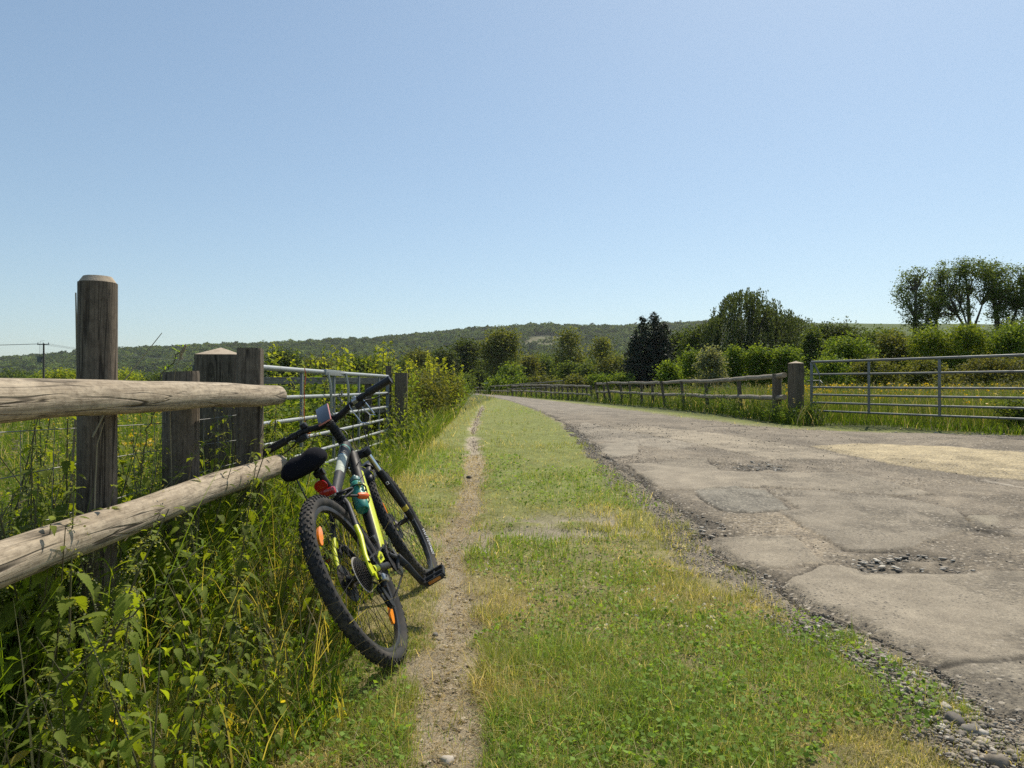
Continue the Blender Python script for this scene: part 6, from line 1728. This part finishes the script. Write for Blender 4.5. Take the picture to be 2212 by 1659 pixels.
        k.lathe([(.006, -w_), (.009, -w_ + .004), (.012, -.036), (.028, -.034), (.028, -.029), (.014, -.026), (.013, .02), (.028, .028), (.028, .033), (.012, .036), (.009, w_ - .004), (.006, w_)], center, 'y', 24)
        k.lathe([(.030, .038), (.080, .038), (.080, .0400), (.030, .0400)], center, 'y', 40, closed=True)   # brake disc
        k.xf(fn_); k.build('hub', B_['steel'], rim)
        k = MB()
        angs = (R(122), R(-57)) if rear else (R(35), R(150))
        for a in angs[:2] if rear else angs:
            c = V3(center) + V3((math.cos(a) * .262, -.004, math.sin(a) * .262)); m2 = Matrix.Rotation(-a + math.pi / 2, 3, 'Y')
            out = [((.056 if rear else .036) * math.cos(t) * (1.0 if abs(math.cos(t)) < .9 else .97), .0165 * math.sin(t)) for t in [2 * math.pi * i / 20 for i in range(20)]]
            k2 = MB(); k2.prism(out, -.005, .005, lambda x_, z_, h: c + m2 @ V3((x_, h, z_))); k2.xf(fn_); k2.build('reflector', B_['orange'], rim)
        if rear:
            k = MB()
            for i, r_ in enumerate((.070, .064, .057, .050, .044, .038, .032, .026)):
                y0 = -.030 - .0042 * i
                k.prism([((r_ + (.0028 if q % 2 else -.0028)) * math.cos(2*math.pi*q/(2*int(r_*560))), (r_ + (.0028 if q % 2 else -.0028)) * math.sin(2*math.pi*q/(2*int(r_*560)))) for q in range(2*int(r_*560))], y0 - .0022, y0, lambda a, b, h: V3(center) + V3((a, h, b)))
            k.build('cassette', B_['steel'], rim)
            k = MB(); k.lathe([(.020, -.0265), (.078, -.0275), (.079, -.0255), (.020, -.0245)], center, 'y', 40, closed=True); k.build('spoke_guard', plain('cloudy plastic disc', (.30, .28, .245), .5), rim)
        else:
            # white lettering on the right sidewall
            pass
        return rim
    ident = lambda p: V3(p)
    rw = wheel(RD, ident, True); fw = wheel(FA, st, False)
    def lettering(txt, size, place, name, mat, parent, depth=.0006):
        cu = bpy.data.curves.new(name, 'FONT'); cu.body = txt; cu.size = size; cu.align_x = 'CENTER'; cu.extrude = depth; cu.resolution_u = 3
        to = bpy.data.objects.new(name, cu); COL.objects.link(to)
        me = to.to_mesh(); vs_ = [place(v.co.x, v.co.y, v.co.z) for v in me.vertices]; fs_ = [list(p.vertices) for p in me.polygons]
        to.to_mesh_clear(); bpy.data.objects.remove(to)
        k = MB(); k.add(vs_, fs_); return k.build(name, mat, parent, smooth=False)
    ac = R(-38)     # middle of the words, measured round the front wheel
    def on_tyre(x, y, z):
        r_ = .2985 + DR + y; a = ac - x / .33
        yy = -(math.sqrt(max(0, 1 - ((r_ - .3155 - DR) / .0262) ** 2)) * .0265 + .0012) - z
        return st(FA + V3((math.cos(a) * r_, yy, math.sin(a) * r_)))
    lettering('WUTTERINGER', .0275, on_tyre, 'tyre_lettering', B_['white'], fw)
    lettering('NAKE', .024, lambda x, y, z: gc + V3((x * .9 + .002, -.0046 - z, y * 1.05 - .005 + x * .08)), 'lettering', B_['darkletter'], gp_)
    # ---- bottle cage
    dd = (dtB - dtA).normalized(); nrm = V3((dd.z, 0, -dd.x)); nrm = nrm if nrm.x < 0 else -nrm   # points up off the down tube
    bc = dtA + dd * .335 + nrm * .066
    k = MB()
    for s in (-1, 1):
        pts = [bc - dd * .055 + nrm * .020 + V3((0, s * .028, 0)), bc - dd * .035 - nrm * .01 + V3((0, s * .040, 0)), bc + dd * .06 + V3((0, s * .0405, 0)) - nrm * .006, bc + dd * .105 + V3((0, s * .018, 0))]
        k.tube(pts, .0035, 8)
    loop = [bc - dd * .030 + nrm * .0405 * math.cos(t) + V3((0, .0405 * math.sin(t), 0)) for t in np.linspace(-2.4, 2.4, 20)]; k.tube(loop, .004, 8)
    k.tube([bc + dd * .10 - nrm * .042, bc - dd * .06 - nrm * .042], .0055, 8); k.build('bottle_cage', B_['black'], root)
    # ---- things carried by the bike
    W4 = mw
    def thing_on(mb, name, m, label, cat):
        mb.xf(lambda p: W4 @ V3(p)); o = mb.build(name, m, None); return tag(o, label, cat)
    k = MB(); axm = dd.to_track_quat('Z', 'Y').to_matrix()
    prof = [(.0, .104), (.028, .104), (.033, .096), (.0335, .06), (.0335, -.045), (.033, -.06), (.028, -.074), (.022, -.080)]
    k.lathe(prof, bc, 'z', 28, 0, rot=axm)
    bt = thing_on(k, 'water_bottle', B_['teal'], 'teal water bottle held in the cage of the leaning bicycle', 'bottle')
    k = MB(); k.lathe([(.0265, -.082), (.0275, -.086), (.0275, -.104), (.022, -.110), (.010, -.113), (.010, -.128), (.0, -.130)], bc, 'z', 20, 0, rot=axm); k.xf(lambda p: W4 @ V3(p)); k.build('bottle_cap', plain('grey teal cap', (.10, .22, .21), .4), bt)
    # phone in its clamp, glass towards the rider
    pq = Matrix.Rotation(STEER, 3, ax) @ Matrix.Rotation(R(-38), 3, 'Y')
    pc = st(HC + V3((-.03, .014, .045)))
    k = MB(); k.box(pc, (.148, .074, .010), pq, bev=.004); ph = thing_on(k, 'smartphone', B_['pink'], 'smartphone in a pink case clamped on the bicycle handlebar', 'phone')
    k = MB(); k.box(pc + pq @ V3((0, 0, .0056)), (.142, .068, .0022), pq, bev=.0008); k.xf(lambda p: W4 @ V3(p)); k.build('screen', B_['screen'], ph)
    # coiled cable lock round the seat tube top
    k = MB(); ct = BB + .385 * sd; pts = []
    for i in range(64):
        a = 2 * math.pi * i / 24; w_ = .040 + .008 * math.sin(a * 1.7)
        pts.append(ct + V3((.045 + .070 * math.cos(a) * (1 + .06 * math.sin(i)), -.018 + w_ * math.sin(a), .012 + .016 * math.sin(a * .5 + .5) - .006 * i / 30)))
    k.tube(pts, .0052, 8)
    k.tube([ct + V3((-.015, .01, .012)), ct + V3((.03, -.045, -.012)), ct + V3((.062, -.072, -.034))], .0062, 8)
    lk = thing_on(k, 'cable_lock', B_['plastic'], 'black coiled cable lock with an orange end wrapped under the saddle', 'bicycle lock')
    k = MB(); e = ct + V3((.062, -.072, -.034)); d = (V3((.035, -.022, -.020))).normalized()
    k.tube([e - d * .006, e + d * .004, e + d * .028, e + d * .046, e + d * .052], [.010, .0145, .0165, .0145, .009], 14); k.xf(lambda p: W4 @ V3(p)); k.build('lock_end', B_['orange_dull'], lk)
bike()

# ------------------------------------------------------------------ summer haze
hz = MB(); hz.box((0, 0, 91), (7400, 7400, 194))
hm_ = bpy.data.materials.new('summer haze'); hm_.use_nodes = True; hn = hm_.node_tree
hn.nodes.remove(hn.nodes['Principled BSDF'])
pv = hn.nodes.new('ShaderNodeVolumePrincipled'); pv.inputs['Density'].default_value = 0.00007; pv.inputs['Color'].default_value = (.93, .96, 1.0, 1); pv.inputs['Anisotropy'].default_value = .35
hn.links.new(pv.outputs[0], hn.nodes['Material Output'].inputs['Volume'])
ho = hz.build('haze', hm_, None, smooth=False); tag(ho, kind='stuff')
